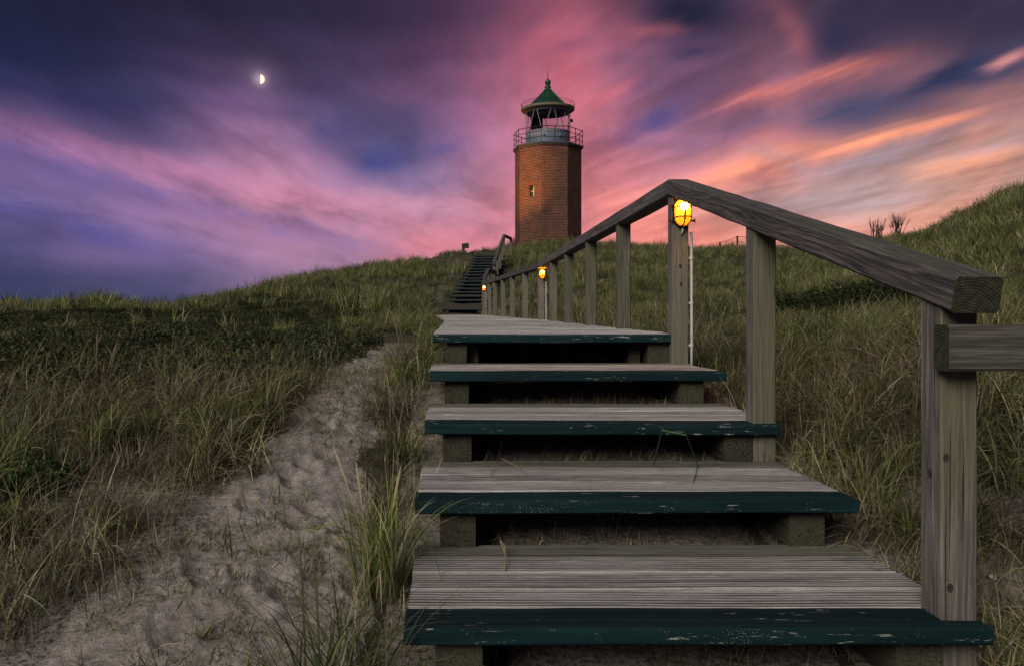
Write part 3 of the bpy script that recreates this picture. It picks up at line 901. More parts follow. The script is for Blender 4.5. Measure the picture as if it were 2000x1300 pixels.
# ------------------------------------------------------------------ near stairs
stairs = empty('wooden_stairs', (0, 0, 0))
tag(stairs, 'four broad weathered wooden steps with teal painted edges in the foreground', 'stairs')
rs = random.Random(5)
def lay_board(me, name, parent, x, y, z, rz=0.0, jit=1.0):
    o = link(name, me, parent, (x + rs.uniform(-0.004, 0.004) * jit, y, z + rs.uniform(-0.0015, 0.0015) * jit), (rs.uniform(-0.004, 0.004) * jit, rs.uniform(-0.0012, 0.0012) * jit, rz + rs.uniform(-0.0012, 0.0012) * jit))
    return o
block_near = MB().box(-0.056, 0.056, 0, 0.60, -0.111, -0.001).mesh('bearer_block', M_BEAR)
for i in range(4):
    y = Y1 + RUN * i; z = CAMZ + ZT1 + RISE * i
    lay_board(NOSES[i], 'nosing_board', stairs, XC, y, z)
    for k in range(1, 5):
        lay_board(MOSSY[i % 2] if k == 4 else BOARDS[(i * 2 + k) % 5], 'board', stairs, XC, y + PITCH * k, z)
    for bx in (0.010, 1.112):
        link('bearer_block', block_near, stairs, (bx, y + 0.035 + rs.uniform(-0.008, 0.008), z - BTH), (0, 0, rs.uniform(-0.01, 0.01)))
for bx in (0.12, 1.02):
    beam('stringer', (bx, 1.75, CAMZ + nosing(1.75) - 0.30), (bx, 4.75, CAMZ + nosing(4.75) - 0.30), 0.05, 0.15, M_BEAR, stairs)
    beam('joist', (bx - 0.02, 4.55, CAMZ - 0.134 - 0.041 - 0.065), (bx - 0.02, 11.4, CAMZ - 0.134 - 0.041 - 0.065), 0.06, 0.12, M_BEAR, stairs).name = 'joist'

# ------------------------------------------------------------------ boardwalk
walk = empty('boardwalk', (0, 0, 0))
tag(walk, 'long grey plank boardwalk running from the foreground steps to the far stairs', 'boardwalk')
YB0 = Y1 + RUN * 4
ZB = CAMZ - 0.134
YK = 5.97 * 1.92                      # where the boardwalk bends slightly left
BEND = math.atan(54.9 * 0.0012 / 1.92)
def walk_x(y): return XC - max(0.0, y - YK) * math.tan(BEND)
for bx in (0.010, 1.112):
    link('bearer_block', block_near, walk, (bx, YB0 + 0.035, ZB - BTH))
nb = int((24.7 - YB0) / PITCH)
for k in range(nb):
    y = YB0 + PITCH * k
    rz = BEND * min(1, max(0, (y - YK) / 0.6))
    if k == 0: lay_board(NOSES[4], 'nosing_board', walk, XC, y, ZB)
    else:
        me = BOARDS[(k * 3 + k // 5) % 5] if y < 8 else PLAIN[k % 3]
        lay_board(me, 'board', walk, walk_x(y), y, ZB, rz, 1.3)
# short legs under the deck
leg_me = post_mesh('leg', 0.09, 0.09, -0.45, lambda y: 0.0, M_POST)
for yy in (5.4, 6.6, 8.2, 10.2):
    for xx in (0.45, 0.72):
        link('leg', leg_me, walk, (xx, yy, ZB - BTH - 0.002))

# ------------------------------------------------------------------ handrail of the near stairs and the boardwalk
rail = empty('handrail', (1.216, 2.0, 0))
tag(rail, 'weathered timber handrail on square posts along the right of the steps and boardwalk', 'handrail')
S = 0.0012
RW, RH = 0.112, 0.088
XP = 1051 * S - 0.0895 / 2            # axis of the posts
def rp(xu, dd, zt): return Vector((xu, dd * 1.92, CAMZ + zt * S - RH / 2))
seg_pts = [(XP, 0.993, 66), (XP, 2.325, 594), (XP, 5.97, 561), (720 * S - 0.045, 12.25, 664)]
pts3 = [rp(*p) for p in seg_pts]
bis = math.tan(BEND / 2)
# sloped piece, upper pieces
r1 = beam('rail', pts3[0], pts3[1], RW, RH * 0.985, M_RAIL, rail, 'p', 'v', seed=1, end_mat=M_END, seg=16)
r2 = beam('rail', pts3[1], pts3[2], RW, RH, M_RAIL, rail, 'v', float(bis), seed=2, seg=16)
r3 = beam('rail', pts3[2], pts3[3], RW, RH, M_RAIL, rail, float(bis), 'p', seed=3, seg=16)
for r_, lab in ((r1, 'sloping rail end with dark mossy cut face'), (r2, None), (r3, None)):
    if lab: r_['label'] = lab
def rail_under(y):
    for a, b in zip(pts3, pts3[1:]):
        if a.y <= y <= b.y or (b is pts3[-1] and y > b.y):
            t = (y - a.y) / (b.y - a.y)
            sl = (b.z - a.z) / (b.y - a.y)
            return a.z + (b.z - a.z) * t - RH / 2 * math.sqrt(1 + sl * sl) + 0.004, sl
    a, b = pts3[0], pts3[1]
    sl = (b.z - a.z) / (b.y - a.y)
    return a.z + sl * (y - a.y) - RH / 2 * math.sqrt(1 + sl * sl) + 0.004, sl
PW = 0.0895
M_KNOT = simple('dark_knot_wood', (0.030, 0.022, 0.016), 0.8, 0, 120, 0.6, 0.6)
KNOT = MB().lathe([(.0098, -.003), (.0092, .0010), (.0072, .0018), (.0064, .0004), (.004, .0014), (.001, .001)], 14).mesh('knot', M_KNOT, True)
post_d = [1.028, 1.672, 2.300]
post_d += [1051 / (u - UC) for u in (1232, 1165.6, 1120, 1089)] + [5.97]
post_d += [(1051 + 54.9 * 5.97) / (u - UC + 54.9) for u in (1032, 1006, 987, 971, 960, 948)]
POSTS = []
for i, dd in enumerate(post_d):
    yf = dd * 1.92 + (0.0 if i < 3 else 0.0)
    yc = yf + PW / 2
    xc = XP if yc < YK + 0.1 else XP - (yc - YK) * math.tan(BEND)
    zu, sl = rail_under(yc)
    zg = gz(xc, yc) - 0.15
    top = (lambda sl_, zz: (lambda y: zz + sl_ * y))(sl, zu - zg)
    if abs(dd - 2.30) < 1e-6:      # under the apex: the front half follows the sloping piece
        top = lambda y, zz=pts3[1].z - RH / 2 - 0.006 - zg: zz + min(0, y - 0.01) * 0.25
    me = post_mesh('post', PW, PW, 0.0, top, M_POST, seed=i)
    o = link('post', me, rail, (0, 0, 0))
    o.location = Vector((xc, yc, zg)) - rail.location
    o.rotation_euler = (0, 0, 0 if yc < YK else BEND)
    POSTS.append((xc, yc))
    rk = random.Random(100 + i)
    kn = {0: [(0, .014 - .0447, None, 893), (0, .020 - .0447, None, 1147), (1, .0, None, 930)], 2: [(0, .002, None, 520), (0, .006, None, 555)]}.get(i, [])
    for sidef, off, _, vv in kn:
        zz = CAMZ + (VC - vv) / FOC * (yc - PW / 2) - zg
        kx = (off + rk.uniform(-.003, .003), -PW / 2 - .0004, zz) if sidef == 0 else (-PW / 2 - .0004, off, zz)
        kr = (R(90), 0, 0) if sidef == 0 else (0, R(-90), 0)
        ko = link('knot', KNOT, o, kx, kr); sc_ = rk.uniform(.8, 1.15); ko.scale = (sc_ * .8, sc_ * 1.15, 1) if sidef == 0 else (sc_ * 1.15, sc_ * .8, 1)
rail['label'] = 'weathered timber handrail on square posts along the right of the steps and boardwalk'

# side fence that leaves the first post to the right
side = empty('side_fence', (1.2, 1.93, 0))
tag(side, 'thick horizontal timber beam fixed to the nearest post and running off to the right', 'fence')
bz = CAMZ + (VC - 678) / FOC * 1.955
beam('beam', (1.152, 1.940, bz), (3.4, 1.99, bz - 0.015), 0.06, 0.108, M_RAIL, side, seg=14, seed=8, end_mat=M_END)
sp = post_mesh('post', PW, PW, 0.0, lambda y: 1.0, M_POST, seed=31)
o = link('post', sp, side); o.location = Vector((2.9, 2.06, gz(2.9, 2.06) - 0.1)) - side.location

# ------------------------------------------------------------------ far stairs
fs_rz = -math.atan(1.164 / 9.216)
fstairs = empty('far_stairs', (0.25, 24.96, 0))
tag(fstairs, 'long dark wooden stair flight climbing the dune towards the lighthouse', 'stairs')
FW = 1.32
M_SHADEPAINT = simple('shaded_teal_paint', (0.006, 0.016, 0.018), 0.6, 0, 12, 0.4)  # same teal paint, with the shade on the far stairs put into its colour
f_nose = board_mesh('nosing_board', FW, 0.14, 0.05, M_SHADEPAINT, 4, 2, 60)
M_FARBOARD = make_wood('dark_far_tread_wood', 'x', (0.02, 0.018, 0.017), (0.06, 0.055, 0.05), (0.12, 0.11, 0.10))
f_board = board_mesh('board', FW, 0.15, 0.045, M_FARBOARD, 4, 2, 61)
f_block = MB().box(-0.06, 0.06, 0, 0.52, -0.095, -0.001).mesh('bearer_block', M_BEAR)
def far_pt(k, across):      # across: 0 = left end, 1 = right end of the tread
    y = 24.96 + 0.576 * k; xr = 0.912 + 1.164 / 16 * k
    return Vector((xr - FW * (1 - across), y + math.tan(-fs_rz) * 0 , CAMZ + 0.0624 + 0.1404 * k))
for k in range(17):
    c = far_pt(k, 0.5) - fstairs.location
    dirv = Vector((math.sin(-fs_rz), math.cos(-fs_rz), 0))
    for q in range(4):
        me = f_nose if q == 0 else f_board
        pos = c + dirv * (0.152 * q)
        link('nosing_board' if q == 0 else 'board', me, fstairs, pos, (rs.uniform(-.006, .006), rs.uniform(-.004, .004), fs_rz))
    for off in (-0.5, 0.5):
        pos = c + Vector((math.cos(fs_rz), math.sin(fs_rz), 0)) * off + dirv * 0.05 + Vector((0, 0, -0.046))
        link('bearer_block', f_block, fstairs, pos, (0, 0, fs_rz))
for off in (0.10, 0.90):
    a = far_pt(-0.4, off) + Vector((0, 0, -0.30)); b = far_pt(17, off) + Vector((0, 0, -0.30))
    beam('stringer', a, b, 0.06, 0.16, M_BEAR, fstairs)

frail = empty('far_handrail', (1.0, 25, 0))
tag(frail, 'broken-line timber handrail climbing the right side of the far dark stairs', 'handrail')
def fr(k, zu, dxx=0.0):
    p = far_pt(k, 1.0); return Vector((p.x - 0.02 + dxx, p.y, CAMZ + zu * S))
A0, A1, A2 = fr(0.3, 800), fr(2.8, 1100), fr(7.0, 1110, 0.04)
B0, B1, B2 = fr(6.8, 1385), fr(16.1, 2600), fr(18.2, 2575, 0.22)
for a, b, c0, c1 in ((A0, A1, 'p', 'v'), (A1, A2, 'v', 'p'), (B0, B1, 'p', 'v'), (B1, B2, 'v', 'p')):
    beam('rail', a, b, 0.11, 0.10, M_RAIL, frail, c0, c1, seg=3)
for p in (A0, A1, fr(5.0, 1105, 0.02), A2, fr(6.95, 1395), fr(9.5, 1737), fr(11.8, 2038), fr(14, 2325), B1, B2):
    zg = gz(p.x, p.y + 0.06) - 0.2
    me = post_mesh('post', 0.09, 0.09, 0, lambda y, h=p.z - 0.04 - zg: h, M_POST)
    o = link('post', me, frail); o.location = Vector((p.x, p.y + 0.06, zg)) - frail.location

# ------------------------------------------------------------------ bulkhead lamps
def stadium(w, h, n=10):
    """outline in x, z: flat-sided oval"""
    r_ = w / 2; hh = h / 2 - r_
    pts = [(r_ * math.cos(a), hh + r_ * math.sin(a)) for a in np.linspace(0, PI, n)]
    pts += [(r_ * math.cos(a), -hh + r_ * math.sin(a)) for a in np.linspace(PI, 2 * PI, n)]
    return pts
def loft(mb, levels, mi=0, cap=True):
    """levels: list of (outline, y)"""
    n = len(levels[0][0])
    vs = [(x, y, z) for pts, y in levels for (x, z) in pts]
    fs = []
    for i in range(len(levels) - 1):
        for k in range(n):
            k2 = (k + 1) % n
            fs.append((i*n+k, i*n+k2, (i+1)*n+k2, (i+1)*n+k))
    if cap: fs.append(tuple((len(levels) - 1) * n + k for k in range(n)))
    mb.add(vs, fs, mi)
LAMP = {}
def lamp_meshes():
    b = MB()
    loft(b, [(stadium(.104, .162), 0.0), (stadium(.104, .162), -.016), (stadium(.100, .158), -.020), (stadium(.084, .142), -.021)])
    LAMP['backplate'] = b.mesh('backplate', M_IRON)
    g = MB()
    W0, H0 = .082, .140
    lev = []
    for t in np.linspace(0, 1, 9):
        s = math.sqrt(max(0.0, 1 - (t * .985) ** 3.2))
        lev.append((stadium(W0 * s, max(H0 - W0 * (1 - s), W0 * s + .001)), -.021 - .062 * t))
    loft(g, lev)
    LAMP['glass'] = g.mesh('glass', M_LGLASS, True)
    u = MB()
    u.lathe([(0.001, -.022), (.014, -.018), (.023, -.004), (.023, .008), (.012, .020), (.001, .024)], 14)
    LAMP['bulb'] = u.mesh('bulb', M_BULB, True)
    c = MB()
    rr_ = 0.0042
    def prof(t):   # depth of guard over the glass for normalised position
        return -.021 - .070 * math.sqrt(max(0, 1 - abs(t) ** 3.0))
    c.tube([(-.004, prof(t), t * .078) for t in np.linspace(-1, 1, 17)], rr_, 6)
    for zz in (-.026, .030):
        c.tube([(t * .047, prof(t) * 0.98, zz) for t in np.linspace(-1, 1, 13)], rr_, 6)
    ring = [(x, -.024, z) for (x, z) in stadium(.096, .154)]
    c.tube(ring, .0042, 6, closed=True)
    LAMP['guard'] = c.mesh('guard', M_IRON, True)
    w = MB()
    w.tube([(0, 0, 0), (.014, -.004, 0)], .0055, 8)
    w.add([(.012, -.004, -.003), (.022, -.004, -.012), (.026, -.004, -.010), (.024, -.004, 0), (.026, -.004, .010), (.022, -.004, .012), (.012, -.004, .003),
           (.012, .000, -.003), (.022, .000, -.012), (.026, .000, -.010), (.024, .000, 0), (.026, .000, .010), (.022, .000, .012), (.012, .000, .003)],
          [(0,1,2,3,4,5,6), (13,12,11,10,9,8,7)] + [(k, 7 + k, 7 + (k+1) % 7, (k+1) % 7) for k in range(7)])
    LAMP['wing_nut'] = w.mesh('wing_nut', M_IRON)
    s = MB(); s.tube([(.004, -.010, -.079), (.004, -.014, -.10), (-.004, -.006, -.122)], .0050, 8)
    LAMP['cable'] = s.mesh('cable', M_PIPE, True)
lamp_meshes()
def bulkhead(loc, label, sc=1.0, rz=0.0, small=False):
    t = empty('bulkhead_lamp', loc, rz)
    tag(t, label, 'lamp', 'caged bulkhead lamps along the handrail')
    t.scale = (sc, sc, sc)
    link('backplate', LAMP['backplate'], t)
    g = link('glass', LAMP['glass'], t)
    link('bulb', LAMP['bulb'], t, (0.004, -.046, .034))
    link('guard', LAMP['guard'], t)
    for sx in (-1, 1):
        link('wing_nut', LAMP['wing_nut'], t, (sx * .050, -.014, -.044), (0, 0, 0 if sx > 0 else PI))
        link('wing_nut', LAMP['wing_nut'], t, (sx * .050, -.014, .046), (0, 0, 0 if sx > 0 else PI))
    link('cable', LAMP['cable'], t)
    return t
def conduit(x, y, z0, z1, label):
    t = MB().tube([(0, 0, z0), (0.001, 0, z0 + (z1 - z0) * .4), (0, 0.001, z1 - .03), (-0.004, -.002, z1)], .0075, 10).obj('conduit_pipe', M_PIPE, None, (x, y, 0), smooth=True)
    tag(t, label, 'pipe', 'white conduit pipes behind the lamp posts')
    for q in (0.30, 0.56, 0.84):
        zz = z0 + (z1 - z0) * q
        MB().tube([(-.012, 0, zz - .006), (-.012, 0, zz + .006)], .0001, 4).add([], [])
        m_ = MB(); m_.tube([(0, 0, zz - .006), (0, 0, zz + .006)], .0098, 10); m_.box(-.021, -.007, -.004, .004, zz - .006, zz + .006)
        m_.obj('clip', M_PIPE, t)
for idx, lab, labp in ((2, 'large glowing amber caged lamp under the apex of the handrail', 'white conduit pipe beside the post of the large nearest lamp'),
                       (7, 'glowing caged lamp on the boardwalk rail where the rail bends, second from the front', 'thin white conduit pipe beside the second lamp post'),
                       (13, 'small glowing caged lamp at the far end of the boardwalk rail', 'thin white conduit pipe at the far end of the boardwalk rail')):
    xc, yc = POSTS[idx]
    zu, sl = rail_under(yc)
    zc = (CAMZ + (VC - 417) / FOC * (yc - .045)) if idx == 2 else zu - 0.086
    bulkhead((xc + .006, yc - PW / 2 - .0005, zc), lab, .94 if idx == 2 else .84, rz=0 if idx < 8 else BEND)
    conduit(xc + PW / 2 + .020, yc - .030, gz(xc + .08, yc) - .05, zc - .10, labp)
pB = fr(6.95, 1395)
conduit(pB.x + .085, pB.y + .06, gz(pB.x + .09, pB.y) - .05, pB.z - .40, 'thin white conduit pipe halfway up the far stairs')

# ------------------------------------------------------------------ lighthouse
TY, TX = 61.0, (1070 - UC) / FOC * 61.0
TZ0 = gz(TX, TY) - 1.0
TH = lambda v, y=TY: CAMZ + (VC - v) / FOC * y
ZB1 = CAMZ + 12.0           # top of the brickwork
RB = 2.50
A8 = [R(-17 + 45 * k) for k in range(8)]
tower = empty('lighthouse', (TX, TY, 0))
tag(tower, 'octagonal red brick lighthouse with green roofed lantern on the dune top', 'lighthouse')
def pol(a, r_, z): return (r_ * math.sin(a), -r_ * math.cos(a), z)
def brick_shell():
    me = bpy.data.meshes.new('brick_tower')
    vs = []; fs = []; uvs = []
    side = 2 * RB * math.sin(PI / 8)
    WZ0, WZ1 = CAMZ + (VC - 384) / FOC * 59, CAMZ + (VC - 361) / FOC * 59
    for k in range(8):
        a0, a1 = A8[k], A8[(k + 1) % 8]
        p0 = Vector(pol(a0, RB, 0)); p1 = Vector(pol(a1, RB, 0))
        def q(s, z, inw=0.0):
            p = p0.lerp(p1, s)
            nrm = (p0 + p1).normalized()
            p = p - nrm * inw
            return (p.x, p.y, z)
        def quad(s0, s1, z0, z1):
            b = len(vs)
            vs.extend([q(s0, z0), q(s1, z0), q(s1, z1), q(s0, z1)])
            fs.append((b, b+1, b+2, b+3))
            uvs.extend([((k + s) * side, z) for s, z in ((s0, z0), (s1, z0), (s1, z1), (s0, z1))])
        if k == 7:     # the face with the slit window
            s0, s1 = 0.46, 0.68
            quad(0, s0, TZ0, ZB1); quad(s1, 1, TZ0, ZB1); quad(s0, s1, TZ0, WZ0); quad(s0, s1, WZ1, ZB1)
            dp = 0.30
            for (a, b_) in (((s0, WZ0), (s1, WZ0)), ((s1, WZ0), (s1, WZ1)), ((s1, WZ1), (s0, WZ1)), ((s0, WZ1), (s0, WZ0))):
                bb = len(vs)
                vs.extend([q(a[0], a[1]), q(b_[0], b_[1]), q(b_[0], b_[1], dp), q(a[0], a[1], dp)])
                fs.append((bb, bb+3, bb+2, bb+1))
                uvs.extend([(0, a[1]), (.3, a[1]), (.3, a[1] + .8), (0, a[1] + .8)])
            win = (q, s0, s1, WZ0, WZ1, dp)
        else:
            quad(0, 1, TZ0, ZB1)
    me.from_pydata(vs, [], fs)
    uvl = me.uv_layers.new(name='UVMap')
    lp = 0
    flat = []
    idx = 0
    for f in fs:
        for i in f: flat.append(uvs[i])
    for i, uvv in enumerate(flat): uvl.data[i].uv = uvv
    me.materials.append(M_BRICK); me.update()
    return me, win
bme, win = brick_shell()
shell = link('brick_tower', bme, tower)
q, s0, s1, wz0, wz1, dp = win
wf = MB()
A_, B_ = Vector(q(s0, 0, dp - .03)), Vector(q(s1, 0, dp - .03))
wf.add([(*A_.xy, wz0), (*B_.xy, wz0), (*B_.xy, wz1), (*A_.xy, wz1)], [(0, 1, 2, 3)])
wpane = wf.obj('window', M_CEIL, shell)
wb = MB()
m0 = Vector(q((s0 + s1) / 2 - .02, 0, dp - .07)); m1 = Vector(q((s0 + s1) / 2 + .02, 0, dp - .07))
n0 = Vector(q((s0 + s1) / 2 - .02, 0, dp - .035)); n1_ = Vector(q((s0 + s1) / 2 + .02, 0, dp - .035))
wb.add([(*m0.xy, wz0), (*m1.xy, wz0), (*n1_.xy, wz0), (*n0.xy, wz0), (*m0.xy, wz1), (*m1.xy, wz1), (*n1_.xy, wz1), (*n0.xy, wz1)],
       [(0,1,5,4), (1,2,6,5), (3,0,4,7), (4,5,6,7)])
c0 = Vector(q(s0, 0, dp - .075)); c1 = Vector(q(s1, 0, dp - .075))
zm = (wz0 + wz1) / 2
wb.add([(*c0.xy, zm - .03), (*c1.xy, zm - .03), (*c1.xy, zm + .03), (*c0.xy, zm + .03)], [(0, 1, 2, 3)])
wb.obj('window_frame', M_WINDOW, shell)
# arch of bricks on edge over the slit, sloped sill
ar = MB()
for k in range(9):
    t0 = -0.62 + 1.24 * k / 9; t1 = t0 + 1.24 / 9 * 0.80
    def ap(t, rad, inw):
        s = (s0 + s1) / 2 + math.sin(t) * rad / (2 * RB * math.sin(PI / 8))
        return q(s, wz1 - .42 + math.cos(t) * rad, inw)
    ar.add([ap(t0, .46, -.02), ap(t1, .46, -.02), ap(t1, .74, -.02), ap(t0, .74, -.02), ap(t0, .46, .05), ap(t1, .46, .05), ap(t1, .74, .05), ap(t0, .74, .05)],
           [(0,1,2,3), (0,4,5,1), (1,5,6,2), (2,6,7,3), (3,7,4,0)])
M_VOUS = simple('arch_brick', (0.15, 0.05, 0.022), 0.85, 0, 6, 0.5)
ar.obj('brick_arch', M_VOUS, shell)
sl = MB()
sl.add([q(s0 - .08, wz0 - .30, -.015), q(s1, wz0 - .30, -.015), q(s1, wz0, .2), q(s0, wz0, .2), q(s0 - .08, wz0 - .34, .02), q(s1, wz0 - .34, .02)],
       [(0, 1, 2, 3), (4, 5, 1, 0)])
sl.obj('window_sill', M_CORNICE, shell)
# cornice under the gallery: two projecting steps
cn = MB()
cn.lathe([(RB + .03, ZB1 - .16), (RB + .10, ZB1 - .15), (RB + .10, ZB1 - .06), (RB + .16, ZB1 - .05), (RB + .16, ZB1 + .06), (0.5, ZB1 + .07)], 8, A8[0])
cn.obj('cornice', M_CORNICE, tower)
# gallery railing
gal = MB().tube([pol(a, RB + .08, ZB1 + 1.18) for a in A8], .028, 6, closed=True).obj('gallery_railing', M_RAILING, tower)
for hh in (.80, .42):
    MB().tube([pol(a, RB + .08, ZB1 + hh) for a in A8], .022, 6, closed=True).obj('rail', M_RAILING, gal)
stan = MB().tube([(0, 0, 0), (0, 0, 1.18)], .026, 6).mesh('stanchion', M_RAILING)
for k in range(8):
    p = Vector(pol(A8[k], RB + .08, ZB1 + .05)); p2 = Vector(pol(A8[(k + 1) % 8], RB + .08, ZB1 + .05))
    link('stanchion', stan, gal, p); link('stanchion', stan, gal, (p + p2) / 2)
# lantern
RL = 1.64
ZL1, ZL2 = CAMZ + 13.18, CAMZ + 14.70
MB().lathe([(RL, ZB1 + .04), (RL, ZL1 - .05), (RL + .03, ZL1 - .05), (RL + .03, ZL1), (RL - .08, ZL1), (RL - .08, ZB1 + .3)], 40, cap=False).obj('lantern_wall', M_STEEL, tower)
seam = MB().lathe([(RL + .004, ZB1 + .60), (RL + .016, ZB1 + .61), (RL + .016, ZB1 + .65), (RL + .004, ZB1 + .66)], 40, cap=False).obj('wall_band', M_STEEL, tower)
knob = MB().lathe([(.0, -.1), (.07, -.09), (.09, 0), (.05, .10), (0, .12)], 10).mesh('vent_cowl', M_STEEL)
for a in (R(-16), R(25)):
    link('vent_cowl', knob, tower, pol(a, RL + .05, ZB1 + .72))
MB().lathe([(.0, ZL2 - .02), (RL - .02, ZL2 - .02), (RL - .02, ZL2 + .10), (0, ZL2 + .10)], 40, cap=False).obj('lantern_ceiling', M_CEIL, tower)
MB().lathe([(0, ZL1 - .6), (RL - .09, ZL1 - .6)], 40, cap=False).obj('lantern_floor', M_CEIL, tower)
MB().lathe([(RL - .03, ZL2 - .07), (RL + .02, ZL2 - .07), (RL + .02, ZL2 + .02), (RL - .03, ZL2 + .02)], 40, cap=False).obj('glazing_ring', M_STEEL, tower)
glz = empty('glazing_bar_cage', (0, 0, 0)); col.objects.unlink(glz); bpy.data.objects.remove(glz)
for k in range(8):
    at_, ab0, ab1 = R(6 + 45 * k), R(-19 + 45 * k), R(26.5 + 45 * k - .5)
    for a_top, a_bot in ((at_ - R(3.5), ab0 + R(3.5)), (at_ + R(3.5), ab1 - R(3.5))):
        n_ = 5
        MB().tube([pol(a_top + (a_bot - a_top) * s, RL, ZL2 + (ZL1 - ZL2) * s) for s in np.linspace(0, 1, n_)], .024, 6).obj('glazing_bar', M_BAR, tower)
    def pane(pts, nm='pane'):
        m_ = MB(); m_.add(pts, [tuple(range(len(pts)))]); m_.obj(nm, M_GLASS, tower)
    pane([pol(at_, RL - .012, ZL2), pol(ab0, RL - .012, ZL1), pol((ab0 + ab1) / 2, RL - .012, ZL1), pol(ab1, RL - .012, ZL1)])
    pane([pol(ab1, RL - .012, ZL1), pol(at_, RL - .012, ZL2), pol(at_ + R(22.5), RL - .012, ZL2), pol(at_ + R(45), RL - .012, ZL2)])
# blanked sector and lens pedestal inside
bl = MB()
va = [R(a) for a in range(188, 232, 6)]
bl.add([pol(a, RL - .10, z) for a in va for z in (ZL1, ZL2)], [(2*i, 2*i+1, 2*i+3, 2*i+2) for i in range(len(va) - 1)])
bl.obj('blank_panel', M_CEIL, tower)
# eaves, roof
ZE = CAMZ + 14.78
MB().lathe([(RL - .02, ZE - .06), (1.86, ZE - .02), (1.97, ZE + .06), (2.00, ZE + .20), (1.94, ZE + .22), (1.5, ZE + .24)], 48, cap=False).obj('eave', M_CREAM, tower, smooth=False)
rf = MB()
n = 16
prof = [(1.58, ZE + .23), (1.50, ZE + .30), (.95, ZE + .86), (.42, ZE + 1.42), (.20, ZE + 1.68), (.17, ZE + 1.78)]
rf.lathe(prof, 16)
roof = rf.obj('roof', M_COPPER, tower)
for k in range(16):
    a = 2 * PI * k / 16
    MB().tube([(r_ * 1.004 * math.sin(a), -r_ * 1.004 * math.cos(a), z + .004) for r_, z in prof[:5]], .018, 5).obj('roof_seam', M_COPPER, roof)
fin = MB().lathe([(.17, ZE + 1.74), (.24, ZE + 1.78), (.24, ZE + 1.84), (.15, ZE + 1.87), (.13, ZE + 1.93), (.20, ZE + 1.96), (.20, ZE + 2.0), (.12, ZE + 2.02)] +
                 [(.22 * math.sin(t), ZE + 2.18 - .22 * math.cos(t)) for t in np.linspace(.5, PI - .1, 10)], 20).obj('finial_ball', M_COPPER, tower, smooth=True)
MB().tube([(0, 0, ZE + 2.38), (0, 0, ZE + 2.6), (0, 0, ZE + 3.06)], [.035, .025, .012], 6).obj('spike', M_RAILING, tower)
hoop = MB().tube([pol(2*PI*k/32, 1.98, ZE + .55) for k in range(32)], .014, 5, closed=True).obj('roof_railing', M_RAILING, tower)
MB().tube([pol(2*PI*k/32, 1.98, ZE + .40) for k in range(32)], .012, 5, closed=True).obj('rail', M_RAILING, hoop)
st2 = MB().tube([(0, 0, 0), (0, 0, .36)], .014, 5).mesh('stanchion', M_RAILING)
for k in range(8): link('stanchion', st2, hoop, pol(R(6 + 45 * k), 1.98, ZE + .20))
MB().box(-.10, .10, -.05, .05, 0, .22).obj('side_box', M_IRON, tower, pol(R(84), RL + .10, ZL2 - .75))

# ------------------------------------------------------------------ floodlight that warms the tower, info board
FX, FY = (905 - UC) / FOC * 50, 50.0
fz = gz(FX, FY)
fl = empty('floodlight_post', (FX, FY, fz - .1))
tag(fl, 'short dark post with a box floodlight standing left of the stair top', 'floodlight')
MB().box(-.09, .09, -.09, .09, 0, .84).obj('post', M_DARKPOST, fl)
MB().box(.05, .34, -.12, .12, .56, .86).obj('lamp_housing', M_DARKPOST, fl)
tgt = Vector((TX - 2.6, TY - 1.4, CAMZ + 9.6)); src = Vector((FX + .42, FY + .12, fz + .66))
spd = bpy.data.lights.new('floodlight', 'SPOT')
spd.energy = 5200; spd.color = (1.0, 0.44, 0.09); spd.spot_size = R(36); spd.spot_blend = 1.0; spd.shadow_soft_size = 0.08
spo = bpy.data.objects.new('floodlight_beam', spd)
spo.location = src - Vector(fl.location)
spo.rotation_euler = (tgt - src).to_track_quat('-Z', 'Y').to_euler()
col.objects.link(spo); spo.parent = fl

IX, IY = (922.5 - UC) / FOC * 36.2, 36.2
iz = gz(IX, IY)
ib = empty('information_stand', (IX, IY, iz - .1))
tag(ib, 'low wooden stand with a slanted board at the left of the stair top', 'stand')
hI = CAMZ + (VC - 494) / FOC * IY - iz + .1
MB().box(-.05, .05, -.05, .05, 0, hI).obj('post', M_DARKPOST, ib)
MB().add([(-.14, -.14, hI - .03), (.13, -.14, hI + .03), (.13, .14, hI + .03), (-.14, .14, hI - .03), (-.14, -.14, hI + .01), (.13, -.14, hI + .07), (.13, .14, hI + .07), (-.14, .14, hI + .01)],
         [(0,3,2,1), (4,5,6,7), (0,1,5,4), (1,2,6,5), (2,3,7,6), (3,0,4,7)]).obj('board', M_DARKPOST, ib)

# ------------------------------------------------------------------ wire fences
def wire_fence(posts, label, wires):
    x0, y0, _ = posts[0]
    t = empty('wire_fence', (x0, y0, 0)); tag(t, label, 'fence')
    tops = []
    for (x, y, zt) in posts:
        zg = gz(x, y) - .2
        MB().tube([(0, 0, 0), (.01, 0, (zt - zg) * .6), (0, 0, zt - zg)], [.055, .05, .052], 8).obj('post', M_DARKPOST, t, (x - x0, y - y0, zg))
        tops.append(Vector((x - x0, y - y0, zt)))
    for dz_ in wires:
        for a, b in zip(tops, tops[1:]):
            pts = [a.lerp(b, s) + Vector((0, 0, -dz_ - .06 * math.sin(s * PI))) for s in np.linspace(0, 1, 6)]
            MB().tube(pts, .011, 4).obj('wire', M_RAILING, t)
def fp(u, v, y): p = P(u, v, y); return (p.x, p.y, p.z)
wire_fence([fp(1406, 473, 45), fp(1440, 461, 44), fp(1500, 461, 44), fp(1580, 462, 43)], 'wire fence with dark posts on the ridge between the handrail posts', (.02, .30))
wire_fence([fp(1001, 478, 57), fp(1024, 476, 57), fp(1062, 476, 57.3)], 'thin low wire fence in the grass at the foot of the lighthouse', (.03,))

